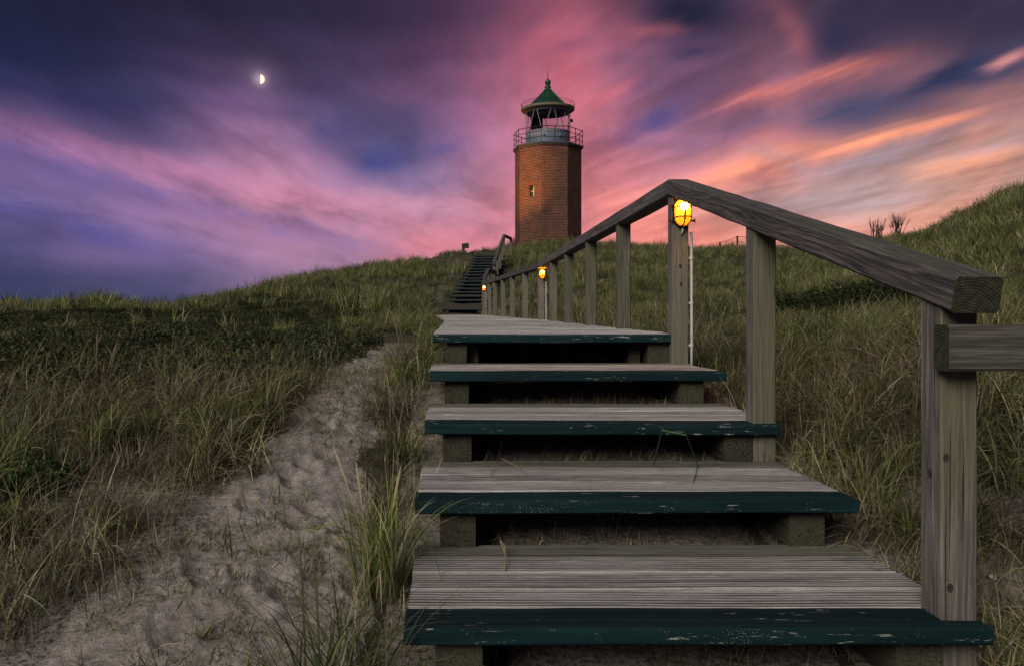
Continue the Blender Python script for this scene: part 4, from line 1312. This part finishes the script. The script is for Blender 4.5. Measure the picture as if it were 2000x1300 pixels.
# ------------------------------------------------------------------ moon
mp = Vector((0, 0, CAMZ)) + MOON_DIR * 4000
mm = MB()
mm.lathe([(math.sin(t), -math.cos(t)) for t in np.linspace(0.02, PI - 0.02, 20)], 32)
mmat, t, out = mat('moon_surface')
nrm = t.n('ShaderNodeNewGeometry').outputs['Normal']
lit = t.vm('DOT_PRODUCT', nrm, tuple(Vector((MOON_DIR.y, -MOON_DIR.x, 0.0)).normalized()))
e = t.n('ShaderNodeEmission'); e.inputs[0].default_value = (1.0, 0.90, 0.66, 1); e.inputs[1].default_value = 0.68
tc = t.n('ShaderNodeTexCoord').outputs['Object']
t.link(t.mix(t.smooth(t.noise(tc, 1.6, 4, 0.6), .5, .65), (1.0, 0.93, 0.70), (0.80, 0.70, 0.50)), e.inputs[0])
trn = t.n('ShaderNodeBsdfTransparent'); ms = t.n('ShaderNodeMixShader')
bf = t.n('ShaderNodeNewGeometry').outputs['Backfacing']
t.link(t.m('MULTIPLY', t.smooth(lit, -0.02, 0.10), t.m('SUBTRACT', 1.0, bf)), ms.inputs[0]); t.link(trn.outputs[0], ms.inputs[1]); t.link(e.outputs[0], ms.inputs[2]); t.link(ms.outputs[0], out.inputs[0])
mo = mm.obj('moon', mmat, None, mp, smooth=True)
mrad = 8.2 / FOC * 4000 / MOON_DIR.y * MOON_DIR.y
mo.scale = (mrad, mrad, mrad)
tag(mo, 'bright half moon in the purple sky', 'moon')

# ------------------------------------------------------------------ grass
GREEN = [(0.098, 0.142, 0.022), (0.132, 0.174, 0.030), (0.170, 0.192, 0.042), (0.068, 0.116, 0.024)]
OLIVE = [(0.155, 0.152, 0.058), (0.185, 0.168, 0.072), (0.128, 0.130, 0.052)]
STRAW = [(0.340, 0.280, 0.160), (0.275, 0.218, 0.125), (0.410, 0.350, 0.220), (0.220, 0.165, 0.100)]
BROWN = [(0.095, 0.068, 0.048), (0.120, 0.090, 0.064), (0.070, 0.054, 0.038)]

def blades(rg, n, len_, width, spread, lean, bend, mixw, wind=(0, 0), seg=5, base=(0, 0, 0), pool=None):
    """n tapering, arching strips; mixw = shares of green, olive, straw, brown. returns verts, faces, colours"""
    pal = [GREEN, OLIVE, STRAW, BROWN]
    ph = rg.uniform(0, 2 * PI, n)
    rad = spread * np.sqrt(rg.uniform(0, 1, n))
    bphi = rg.uniform(0, 2 * PI, n)
    bx = base[0] + rad * np.cos(bphi); by = base[1] + rad * np.sin(bphi)
    L = rg.uniform(len_[0], len_[1], n) * (0.55 + 0.45 * rg.uniform(0, 1, n) ** 0.5)
    th0 = np.radians(90) - np.abs(rg.normal(0, 1, n)) * lean - 0.03
    bd = rg.uniform(bend[0], bend[1], n)
    dirx = np.cos(ph) + wind[0]; diry = np.sin(ph) + wind[1]
    q = np.hypot(dirx, diry) + 1e-6; dirx /= q; diry /= q
    tw = rg.uniform(-0.7, 0.7, n)
    sx_, sy_ = -diry, dirx
    w0 = width * rg.uniform(0.6, 1.25, n)
    kink = np.where(rg.uniform(0, 1, n) < 0.10, rg.uniform(0.5, 1.6, n), 0); kpos = rg.uniform(0.35, 0.75, n)
    cat = rg.choice(4, n, p=np.array(mixw) / sum(mixw))
    V = np.zeros((n, (seg + 1) * 2, 3)); C = np.zeros((n, (seg + 1) * 2, 4)); C[..., 3] = 1
    px_ = bx.copy(); py_ = by.copy(); pz_ = np.full(n, base[2] - 0.01)
    cb = np.array([pal[c][rg.integers(len(pal[c]))] for c in cat]) * rg.uniform(0.7, 1.25, (n, 1))
    dry = np.array(STRAW[0])
    for i in range(seg + 1):
        s = i / seg
        w = w0 * (0.55 + 0.45 * min(1, s * 4)) * (1 - s ** 2.2) * 0.5 + 0.0002
        nzx = np.cos(tw) ; nzz = np.sin(tw)
        V[:, 2*i, 0] = px_ - sx_ * w * nzx; V[:, 2*i, 1] = py_ - sy_ * w * nzx; V[:, 2*i, 2] = pz_ - w * nzz
        V[:, 2*i+1, 0] = px_ + sx_ * w * nzx; V[:, 2*i+1, 1] = py_ + sy_ * w * nzx; V[:, 2*i+1, 2] = pz_ + w * nzz
        tip = max(0, s - 0.6) / 0.4 * 0.28
        cc = cb * (1 - tip) + dry * tip
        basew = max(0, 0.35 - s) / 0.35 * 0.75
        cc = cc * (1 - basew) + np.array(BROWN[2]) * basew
        C[:, 2*i, :3] = cc; C[:, 2*i+1, :3] = cc
        th = th0 - bd * s ** 1.25 - np.where(s >= kpos, kink, 0)
        st = L / seg
        px_ = px_ + dirx * np.cos(th) * st; py_ = py_ + diry * np.cos(th) * st; pz_ = pz_ + np.sin(th) * st
    nv = (seg + 1) * 2
    f = np.array([(2*i, 2*i+1, 2*i+3, 2*i+2) for i in range(seg)])
    F = (f[None] + (np.arange(n) * nv)[:, None, None]).reshape(-1, 4)
    return V.reshape(-1, 3), F, C.reshape(-1, 4)

def ears(rg, n, L, spread, bend=0.5, fat=0.007):
    """flowering stalks with a pale spike"""
    mb = MB(); cols = []
    for _ in range(n):
        ph = rg.uniform(0, 2 * PI); b = rg.uniform(0, spread); x, y, z = b * math.cos(ph), b * math.sin(ph), 0
        ll = L * rg.uniform(.8, 1.1); pts = []; th = R(86) - rg.uniform(0, .2); bd = rg.uniform(.1, bend)
        for i in range(10):
            pts.append((x, y, z)); t_ = th - bd * (i / 9) ** 1.5
            x += math.cos(ph) * math.cos(t_) * ll / 9; y += math.sin(ph) * math.cos(t_) * ll / 9; z += math.sin(t_) * ll / 9
        rad = [.0016] * 7 + [fat * .8, fat, .001]
        rad[6] = fat * .45
        v0 = len(mb.v); mb.tube(pts, rad, 5)
        for k in range(len(mb.v) - v0):
            cols.append((.20, .17, .07, 1) if k < 30 else (.34, .28, .16, 1))
    V = np.array(mb.v); return V, mb.f, np.array(cols)

def grass_mesh(name, parts):
    Vs, Fs, Cs, off = [], [], [], 0
    for V, F, C in parts:
        Vs.append(V); Cs.append(C)
        Fs += [tuple(int(i) + off for i in f) for f in F]
        off += len(V)
    V = np.concatenate(Vs); C = np.concatenate(Cs)
    me = bpy.data.meshes.new(name)
    me.from_pydata(V.tolist(), [], Fs)
    at = me.color_attributes.new('Col', 'FLOAT_COLOR', 'POINT')
    at.data.foreach_set('color', C.astype(np.float32).ravel())
    me.materials.append(M_GRASS)
    me.update()
    return me

def sprigs(rg, n, spread, h, leaf, colr, dense=14):
    """low evergreen heath: upright sprigs ringed with small leaves"""
    V = []; F = []; C = []
    for _ in range(n):
        a = rg.uniform(0, 2*PI); b = spread * math.sqrt(rg.uniform(0, 1))
        x, y = b * math.cos(a), b * math.sin(a)
        hh = h * rg.uniform(.5, 1.1) * (1 - .45 * (b / spread) ** 2)
        lx, ly = rg.normal(0, .25, 2)
        cc = np.array(colr[rg.integers(len(colr))]) * rg.uniform(.6, 1.35)
        for k in range(dense):
            s = (k + .5) / dense
            cx_, cy_, cz_ = x + lx * hh * s, y + ly * hh * s, hh * s
            p = rg.uniform(0, 2*PI); e_ = rg.uniform(.2, 1.1)
            d_ = np.array([math.cos(p) * math.cos(e_), math.sin(p) * math.cos(e_), math.sin(e_)]) * leaf * rg.uniform(.7, 1.2)
            w_ = np.array([-math.sin(p), math.cos(p), 0]) * leaf * .22
            b0 = len(V); c0_ = np.array([cx_, cy_, cz_])
            V += [tuple(c0_ - w_ * .5), tuple(c0_ + d_ * .5 - w_), tuple(c0_ + d_), tuple(c0_ + d_ * .5 + w_)]
            F.append((b0, b0+1, b0+2, b0+3))
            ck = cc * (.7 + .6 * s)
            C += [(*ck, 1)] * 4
    return np.array(V), F, np.array(C)

HEATH = [(0.034, 0.050, 0.012), (0.046, 0.060, 0.016), (0.060, 0.048, 0.024), (0.026, 0.036, 0.012)]
CROW = [(0.034, 0.062, 0.012), (0.048, 0.080, 0.016), (0.026, 0.048, 0.012)]
rg = np.random.default_rng(77)
LIB = {}
def lib(kind, meshes):
    c = bpy.data.collections.new(kind + '_source')
    for i, me in enumerate(meshes):
        o = bpy.data.objects.new('%s_source_%02d' % (kind, i), me)
        c.objects.link(o)
    LIB[kind] = (c, len(meshes))
lib('near_green', [grass_mesh('tuft', [blades(rg, 85, (.16, .40), .0042, .060, .42, (.5, 2.1), (6, 3, 1.8, .5), (rg.uniform(-.6, .6), rg.uniform(-.4, .4)), 7)]) for _ in range(8)])
lib('near_dry', [grass_mesh('tuft', [blades(rg, 80, (.16, .42), .0032, .085, .75, (.7, 2.2), (1.6, 2.4, 5, 2.0), (rg.uniform(-.9, .9), rg.uniform(-.5, .5)), 7)]) for _ in range(8)])
lib('litter', [grass_mesh('tuft', [blades(rg, 46, (.08, .24), .0030, .13, 1.25, (.1, .7), (.6, 1.2, 4, 3.5), (0, 0), 4)]) for _ in range(5)])
lib('sprig', [grass_mesh('tuft', [blades(rg, 9, (.03, .13), .0030, .03, .75, (.2, 1.4), (3, 2, 2.5, 1), (0, 0), 5)]) for _ in range(7)])
lib('mid', [grass_mesh('tuft', [blades(rg, 70, (.20, .48), .0075, .13, .42, (.5, 1.7), (5.5, 3.2, 1.8, .6), (rg.uniform(-.4, .5), rg.uniform(-.4, .4)), 4)]) for _ in range(6)])
lib('far', [grass_mesh('tuft', [blades(rg, 60, (.28, .62), .015, .24, .40, (.4, 1.4), (6.0, 3.4, 1.7, .7), (rg.uniform(-.3, .6), rg.uniform(-.4, .4)), 3)]) for _ in range(6)])
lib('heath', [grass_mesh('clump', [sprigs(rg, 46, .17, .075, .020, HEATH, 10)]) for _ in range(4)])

def scatter(name, kind, pts, rots, scl, label, cat):
    me = bpy.data.meshes.new(name)
    n = len(pts)
    me.vertices.add(n); me.vertices.foreach_set('co', np.asarray(pts, np.float32).ravel())
    a = me.attributes.new('rot', 'FLOAT_VECTOR', 'POINT'); a.data.foreach_set('vector', np.asarray(rots, np.float32).ravel())
    a = me.attributes.new('scl', 'FLOAT_VECTOR', 'POINT'); a.data.foreach_set('vector', np.asarray(scl, np.float32).ravel())
    c, cnt = LIB[kind]
    a = me.attributes.new('pick', 'INT', 'POINT'); a.data.foreach_set('value', RNG.integers(0, cnt, n).astype(np.int32))
    me.materials.append(M_GRASS)
    o = link(name, me)
    tag(o, label, cat, kind='stuff')
    ng = bpy.data.node_groups.new(name + '_scatter', 'GeometryNodeTree')
    ng.interface.new_socket('Geometry', in_out='INPUT', socket_type='NodeSocketGeometry')
    ng.interface.new_socket('Geometry', in_out='OUTPUT', socket_type='NodeSocketGeometry')
    gi = ng.nodes.new('NodeGroupInput'); go = ng.nodes.new('NodeGroupOutput')
    ip = ng.nodes.new('GeometryNodeInstanceOnPoints')
    ci = ng.nodes.new('GeometryNodeCollectionInfo')
    ci.inputs['Collection'].default_value = c
    ci.inputs['Separate Children'].default_value = True
    ci.inputs['Reset Children'].default_value = True
    ip.inputs['Pick Instance'].default_value = True
    def na(nm, ty):
        nd = ng.nodes.new('GeometryNodeInputNamedAttribute'); nd.data_type = ty; nd.inputs['Name'].default_value = nm
        return [s for s in nd.outputs if s.enabled and s.name == 'Attribute'][0]
    er = ng.nodes.new('FunctionNodeEulerToRotation')
    ng.links.new(na('rot', 'FLOAT_VECTOR'), er.inputs[0])
    ng.links.new(gi.outputs[0], ip.inputs['Points'])
    ng.links.new(ci.outputs[0], ip.inputs['Instance'])
    ng.links.new(na('pick', 'INT'), ip.inputs['Instance Index'])
    ng.links.new(er.outputs[0], ip.inputs['Rotation'])
    ng.links.new(na('scl', 'FLOAT_VECTOR'), ip.inputs['Scale'])
    ng.links.new(ip.outputs[0], go.inputs[0])
    md_ = o.modifiers.new('scatter', 'NODES'); md_.node_group = ng
    return o

def sample(r0, r1, density, az0=-44, az1=50):
    area = 0.5 * R(az1 - az0) * (r1 * r1 - r0 * r0)
    n = int(area * density)
    a = RNG.uniform(R(az0), R(az1), n); r_ = np.sqrt(RNG.uniform(r0 * r0, r1 * r1, n))
    return r_ * np.sin(a), r_ * np.cos(a)

def heath_amount(x, y):
    """share of low dark heath instead of tall grass"""
    a = np.degrees(np.arctan2(x, y)); r_ = np.hypot(x, y)
    left = np.clip((-4 - a) / 5, 0, 1) * np.clip((r_ - 4.4) / 1.0, 0, 1) * np.clip((24.5 - r_) / 3, 0, 1)
    right = np.clip(1.4 - np.hypot((a - 24) / 4.5, (r_ - 10.5) / 2.6), 0, 1)
    n_ = fbm(x * .35 + 5, y * .35, 3, 31)
    return np.clip(np.maximum(left * (0.80 + 0.6 * n_), right) + np.clip((n_ - .60) * 5, 0, .6) * (r_ > 12), 0, 1)

def keep(x, y, margin=0.0):
    xr = 0.912 + 1.164 / 9.216 * (y - 24.96)
    w = (x > XL - margin) & (x < XR + margin) & (y > 1.8) & (y < 11.6)
    sh = np.maximum(0, y - YK) * math.tan(BEND)
    w |= (x > XL - sh - margin) & (x < XR - sh + margin) & (y >= 11.4) & (y < 25.3)
    w |= (y >= 24.6) & (y < 36.2) & (x > xr - 1.32 - margin) & (x < xr + 0.06 + margin)
    t_ = np.hypot(x - TX, y - TY) < RB + .05
    return ~(w | t_)

def do(name, kind, bands, accept, smin, smax, label, cat, tilt=0.12, hfun=None):
    X, Y = [], []
    for r0, r1, dn in bands:
        x, y = sample(r0, r1, dn)
        X.append(x); Y.append(y)
    x = np.concatenate(X); y = np.concatenate(Y)
    k = accept(x, y); x = x[k]; y = y[k]
    z = ground(x, y)
    n = len(x)
    s = RNG.uniform(smin, smax, n)
    if hfun is not None: s = s * hfun(x, y)
    rots = np.stack([RNG.normal(0, tilt, n), RNG.normal(0, tilt, n), RNG.uniform(0, 2*PI, n)], 1)
    scl = np.stack([s * RNG.uniform(.85, 1.2, n), s * RNG.uniform(.85, 1.2, n), s], 1)
    print('SCATTER', name, n)
    return scatter(name, kind, np.stack([x, y, z], 1), rots, scl, label, cat)

def clump(x, y, f, lo, seed): return fbm(x * f, y * f, 3, seed) > lo
def rnd(n): return RNG.uniform(0, 1, n)
do('marram_grass', 'near_green', [(1.7, 4.2, 52), (4.2, 8.5, 38)],
   lambda x, y: keep(x, y, .05) & (path_mask(x, y) < .05 + .3 * rnd(len(x)) ** 2) & clump(x, y, 1.7, np.where(y > 4, .47, .51), 3) & (rnd(len(x)) > heath_amount(x, y) * .93) & ((x > 1.2) | (y > 3.3) | (rnd(len(x)) < .08 + .5 * np.clip(y - 2.4, 0, 1) + .4 * (x < -1.15))),
   .55, 1.05, 'green marram grass growing thickly near the path and steps', 'grass')
do('dry_marram_grass', 'near_dry', [(1.7, 4.2, 60), (4.2, 8.5, 30)],
   lambda x, y: keep(x, y, .06) & (path_mask(x, y) < .10 + .9 * rnd(len(x)) ** 3) & (rnd(len(x)) > heath_amount(x, y) * .95) & clump(x, y, 1.7, np.where(x > 1.3, .28, .50), 13) & ((x > 1.2) | (y > 3.0) | (rnd(len(x)) < .20 + .5 * (x < -1.05))),
   .6, 1.1, 'dry straw coloured grass sprawling over the dune banks', 'grass')
do('grass_litter', 'litter', [(1.6, 5.5, 75)],
   lambda x, y: (path_mask(x, y) < .20 + 1.0 * rnd(len(x)) ** 5) & (keep(x, y, -.02) | ((y < 4.6) & (rnd(len(x)) < .75))) & (rnd(len(x)) > .15),
   .6, 1.1, 'dead grass stems lying matted on the sand', 'grass', .05, lambda x, y: np.where(keep(x, y, .02), 1.0, .5))
do('sand_grass', 'sprig', [(1.6, 5.0, 420), (5.0, 9, 90)],
   lambda x, y: keep(x, y, .0) & (x < .2) & (sand_mask(x, y) > .1) & clump(x, y, 2.6, .40, 41),
   .5, 1.2, 'sparse short grass blades scattered over the sandy path', 'grass', .3)
do('meadow_grass', 'mid', [(8, 13, 17), (13, 21, 12)],
   lambda x, y: keep(x, y, .10) & clump(x, y, .9, .40, 63) & (path_mask(x, y) < .1) & (rnd(len(x)) > heath_amount(x, y) * .90),
   .55, 1.0, 'mid distance dune grass around the boardwalk', 'grass', .15, lambda x, y: .35 + 1.3 * fbm(x * .8, y * .8, 3, 89))
do('slope_grass', 'far', [(20.5, 38, 7.5), (38, 66, 4.2)],
   lambda x, y: keep(x, y, .12) & (path_mask(x, y) < .4 + .35 * rnd(len(x))) & (rnd(len(x)) > heath_amount(x, y) * .8),
   .6, 1.1, 'tall dune grass covering the far slopes and ridges', 'grass', .18, lambda x, y: (.20 + 1.5 * fbm(x * .42, y * .42, 3, 88)) * np.where((y > 34) & (y < 56) & (np.abs(x - .4) < 1.9), .38, 1.0))
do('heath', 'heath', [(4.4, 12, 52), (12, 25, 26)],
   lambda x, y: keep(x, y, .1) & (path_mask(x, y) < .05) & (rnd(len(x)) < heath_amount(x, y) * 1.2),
   .5, 2.0, 'low dark heath covering the hollow left of the boardwalk', 'heath', .1)

_ux = RNG.uniform(-.05, 1.25, 330); _uy = RNG.uniform(1.95, 5.2, 330)
_k = (((_uy - Y1) % RUN) > .02) ; _ux = _ux[_k]; _uy = _uy[_k]
_us = RNG.uniform(.45, .8, len(_ux))
scatter('drifted_straw', 'litter', np.stack([_ux, _uy, ground(_ux, _uy)], 1), np.stack([_ux * 0, _uy * 0, RNG.uniform(0, 6.28, len(_ux))], 1),
        np.stack([_us * 1.1, _us * 1.1, _us * .6], 1), 'dry straw drifted into the dark gaps under the steps', 'straw')

# single tufts and plants that stand out
def tuft(u_x, y, label, parts_fn, seed, grp=None, name='grass_tuft', cat='grass tuft'):
    rg_ = np.random.default_rng(seed)
    me = grass_mesh(name, parts_fn(rg_))
    o = link(name, me, None, (u_x, y, gz(u_x, y)))
    tag(o, label, cat, grp)
    return o
G1 = (5, 3, 1.6, .3)
tuft(-.27, 1.86, 'tall green and straw grass tuft arching over the left end of the lowest step',
     lambda g: [blades(g, 190, (.30, .58), .0050, .12, .42, (.6, 2.0), (6, 3.5, 3, .3), (.15, .1), 10)], 1)
tuft(-.22, 2.42, 'upright grass tuft with pale seed ears at the left end of the second step',
     lambda g: [blades(g, 170, (.26, .50), .0048, .08, .22, (.2, 1.4), (7, 3, 1.5, .3), (-.25, 0), 9), ears(g, 3, .42, .04, .3, .0042)], 2)
tuft(-.24, 3.35, 'slim green tuft at the left end of the third step',
     lambda g: [blades(g, 70, (.14, .28), .0044, .06, .28, (.3, 1.5), (5, 3, 2, .5), (-.2, 0), 7)], 3)
tuft(-.28, 5.0, 'bushy lit tuft against the left corner of the boardwalk edge',
     lambda g: [blades(g, 150, (.16, .36), .0052, .13, .34, (.4, 1.5), (4, 4, 3.2, .3), (-.2, -.2), 7), ears(g, 3, .36, .06, .5, .0045)], 4)
tuft(-1.26, 3.95, 'large spreading grass tussock in the middle of the left field',
     lambda g: [blades(g, 230, (.18, .40), .0046, .20, .50, (.4, 1.6), (4, 3, 3.4, .8), (.1, -.1), 8)], 5)
tuft(-1.72, 3.9, 'straw tussock with tall pale seed ears at the far left',
     lambda g: [blades(g, 150, (.16, .36), .0044, .20, .60, (.6, 1.9), (2.4, 2.5, 4, 1), (-.2, 0), 8), ears(g, 3, .40, .12, .7, .005)], 6)
tuft(-.98, 3.12, 'small stiff green tuft beside the left edge of the sand path',
     lambda g: [blades(g, 75, (.12, .25), .0042, .05, .20, (.1, .9), (8, 2, 1, .3), (0, 0), 7)], 7)
tuft(-1.22, 2.28, 'flattened straw tuft in the lower left corner',
     lambda g: [blades(g, 150, (.20, .42), .0040, .12, .85, (.5, 1.6), (1.2, 2.5, 5, 1), (.6, -.2), 8)], 8)
tuft(-.62, 4.45, 'low ragged grass tuft growing across the sandy path',
     lambda g: [blades(g, 110, (.03, .08), .0034, .20, .60, (.3, 1.5), (4, 3, 2.5, .8), (.0, -.2), 7)], 13)
tuft(-.80, 2.55, 'thin flattened green blades in the middle of the sand path',
     lambda g: [blades(g, 34, (.08, .22), .0036, .12, 1.0, (.2, 1.2), (4, 3, 2.5, .8), (.4, -.2), 7)], 14)
tuft(1.44, 2.92, 'upright pale straw tuft between the second step and the nearest post',
     lambda g: [blades(g, 60, (.16, .32), .0040, .05, .24, (.2, 1.2), (1.5, 2, 6, 1), (.1, -.2), 8)], 9)
tuft(1.40, 3.80, 'thin reddish and green blades right of the fourth step',
     lambda g: [blades(g, 40, (.16, .32), .0045, .06, .30, (.2, 1.1), (4, 2, 3, 3), (-.1, -.1), 8)], 10)
tuft(1.95, 3.0, 'dense green tuft right of the nearest post',
     lambda g: [blades(g, 130, (.20, .40), .0045, .10, .45, (.4, 1.5), (4.5, 3, 3, .8), (-.2, -.1), 8)], 11)
tuft(1.75, 3.45, 'sprawling tuft on the bank between the two nearest posts',
     lambda g: [blades(g, 170, (.20, .40), .0042, .14, .55, (.5, 1.7), (2.5, 3, 4.5, 1), (-.3, -.2), 8)], 12)
tuft(-1.70, 3.05, 'low bright green crowberry bush in the left foreground', lambda g: [sprigs(g, 330, .27, .15, .024, CROW, 16)], 21, None, 'crowberry_bush', 'bush')
tuft(-1.52, 2.72, 'small crowberry bush just below the larger one on the left', lambda g: [sprigs(g, 120, .15, .09, .022, CROW, 14)], 22, None, 'crowberry_bush', 'bush')
tuft(4.75, 10.2, 'dark rounded heath mound seen between the two nearest posts', lambda g: [sprigs(g, 700, .85, .42, .050, HEATH[:2], 14)], 23, None, 'heath_bush', 'bush')
tuft(6.1, 11.4, 'second dark heath mound behind the nearest sloping rail', lambda g: [sprigs(g, 600, .85, .40, .050, HEATH[:2], 14)], 24, None, 'heath_bush', 'bush')

# bare shrubs on the ridge and brambles at the tower
def shrub(x, y, h, n, label, seed, name='bare_shrub', thick=.013, fork=True, leafy=False):
    rg_ = random.Random(seed)
    t_ = empty(name, (x, y, gz(x, y) - .05)); tag(t_, label, 'shrub')
    for _ in range(n):
        a = rg_.uniform(0, 2*PI); sp_ = rg_.uniform(.05, .42)
        hh = h * rg_.uniform(.6, 1.05)
        b0 = Vector((rg_.uniform(-.18, .18), rg_.uniform(-.18, .18), 0))
        d_ = Vector((math.cos(a) * sp_, math.sin(a) * sp_ * .6, 1)).normalized()
        pts = [b0 + d_ * hh * s + Vector((rg_.uniform(-.03, .03), rg_.uniform(-.03, .03), 0)) * s for s in (0, .3, .6, 1)]
        mb = MB().tube(pts, [thick * 1.3, thick, thick * .7, thick * .35], 5)
        if fork:
            for _f in range(rg_.choice((2, 3, 4))):
                s_ = rg_.uniform(.35, .65); p = b0 + d_ * hh * s_
                d2 = (d_ + Vector((rg_.uniform(-.5, .5), rg_.uniform(-.4, .4), .1))).normalized()
                mb.tube([p, p + d2 * hh * (1 - s_) * .55, p + d2 * hh * (1 - s_) * .9 + Vector((0, 0, .03))], [thick * .7, thick * .5, thick * .25], 5)
        mb.obj('branch', M_TWIG, t_)
    return t_
def crest(u, y0, y1):
    ys = np.linspace(y0, y1, 80); xs = (u - UC) / FOC * ys
    return P(u, 470, float(ys[np.argmax((ground(xs, ys, False) - CAMZ) / ys)]))
p = crest(1713, 26, 60); shrub(p.x, p.y, .028 * p.y, 18, 'smaller bare twiggy shrub on the skyline, left of the other', 1)
p = crest(1752, 26, 60); shrub(p.x, p.y, .032 * p.y, 20, 'taller bare twiggy shrub on the skyline at the foot of the right dune', 2)
p = P(1000, 490, 55); shrub(p.x, p.y, .85, 12, 'dark scraggy shrub at the left foot of the lighthouse', 3, thick=.016)

# bent stems lying over the steps
def stem(pts, label, c, r_=.0018):
    m_ = simple('stem_' + label.split()[0] + label.split()[1], c, .6)
    o = MB().tube(pts, [r_ * 1.1] * (len(pts) - 1) + [r_ * .4], 5).obj('loose_straw', m_, None, smooth=False)
    tag(o, label, 'straw')
def on(u, v, i, up=0.0):      # a point on tread i
    z = ZT1 + RISE * i + .004
    y = -z * FOC / (v - VC)
    return Vector(((u - UC) / FOC * y, y, CAMZ + z + up))
stem([on(1277, 905, 1), P(1293, 839, 2.60), P(1340, 849, 2.60), on(1362, 905, 1), on(1358, 930, 1), on(1352, 944, 1)], 'bent green stem hanging over the third step onto the second', (.06, .13, .03))
stem([on(985, 1112, 0), on(988, 1092, 0, .012), on(977, 1068, 0, .022), on(985, 1076, 0, .02), on(989, 1090, 0, .008)], 'small looped straw stem standing on the lowest step', (.30, .24, .13))
stem([on(957, 928, 1), on(966, 912, 1, .01), on(980, 901, 1, .012), on(1010, 915, 1, .008), on(1030, 927, 1)], 'thin straw stem curved on the left of the second step', (.28, .22, .11), .0013)

# shells on the sand at the right
for i_, (u, y) in enumerate(((1938, 2.42),)):
    x = (u - UC) / FOC * y
    mb = MB().lathe([(.0, 0), (.011, .002), (.013, .006), (.008, .011), (.0, .012)], 10)
    o = mb.obj('seashell', M_PEBBLE, None, (x, y, gz(x, y) + .002), (.3, .2, 0), smooth=True)
    tag(o, 'small pale shell on the sand right of the nearest post', 'shell')

bpy.context.view_layer.update()
print('TRIS', sum(len(o.data.polygons) * 2 for o in scene.objects if o.type == 'MESH'))
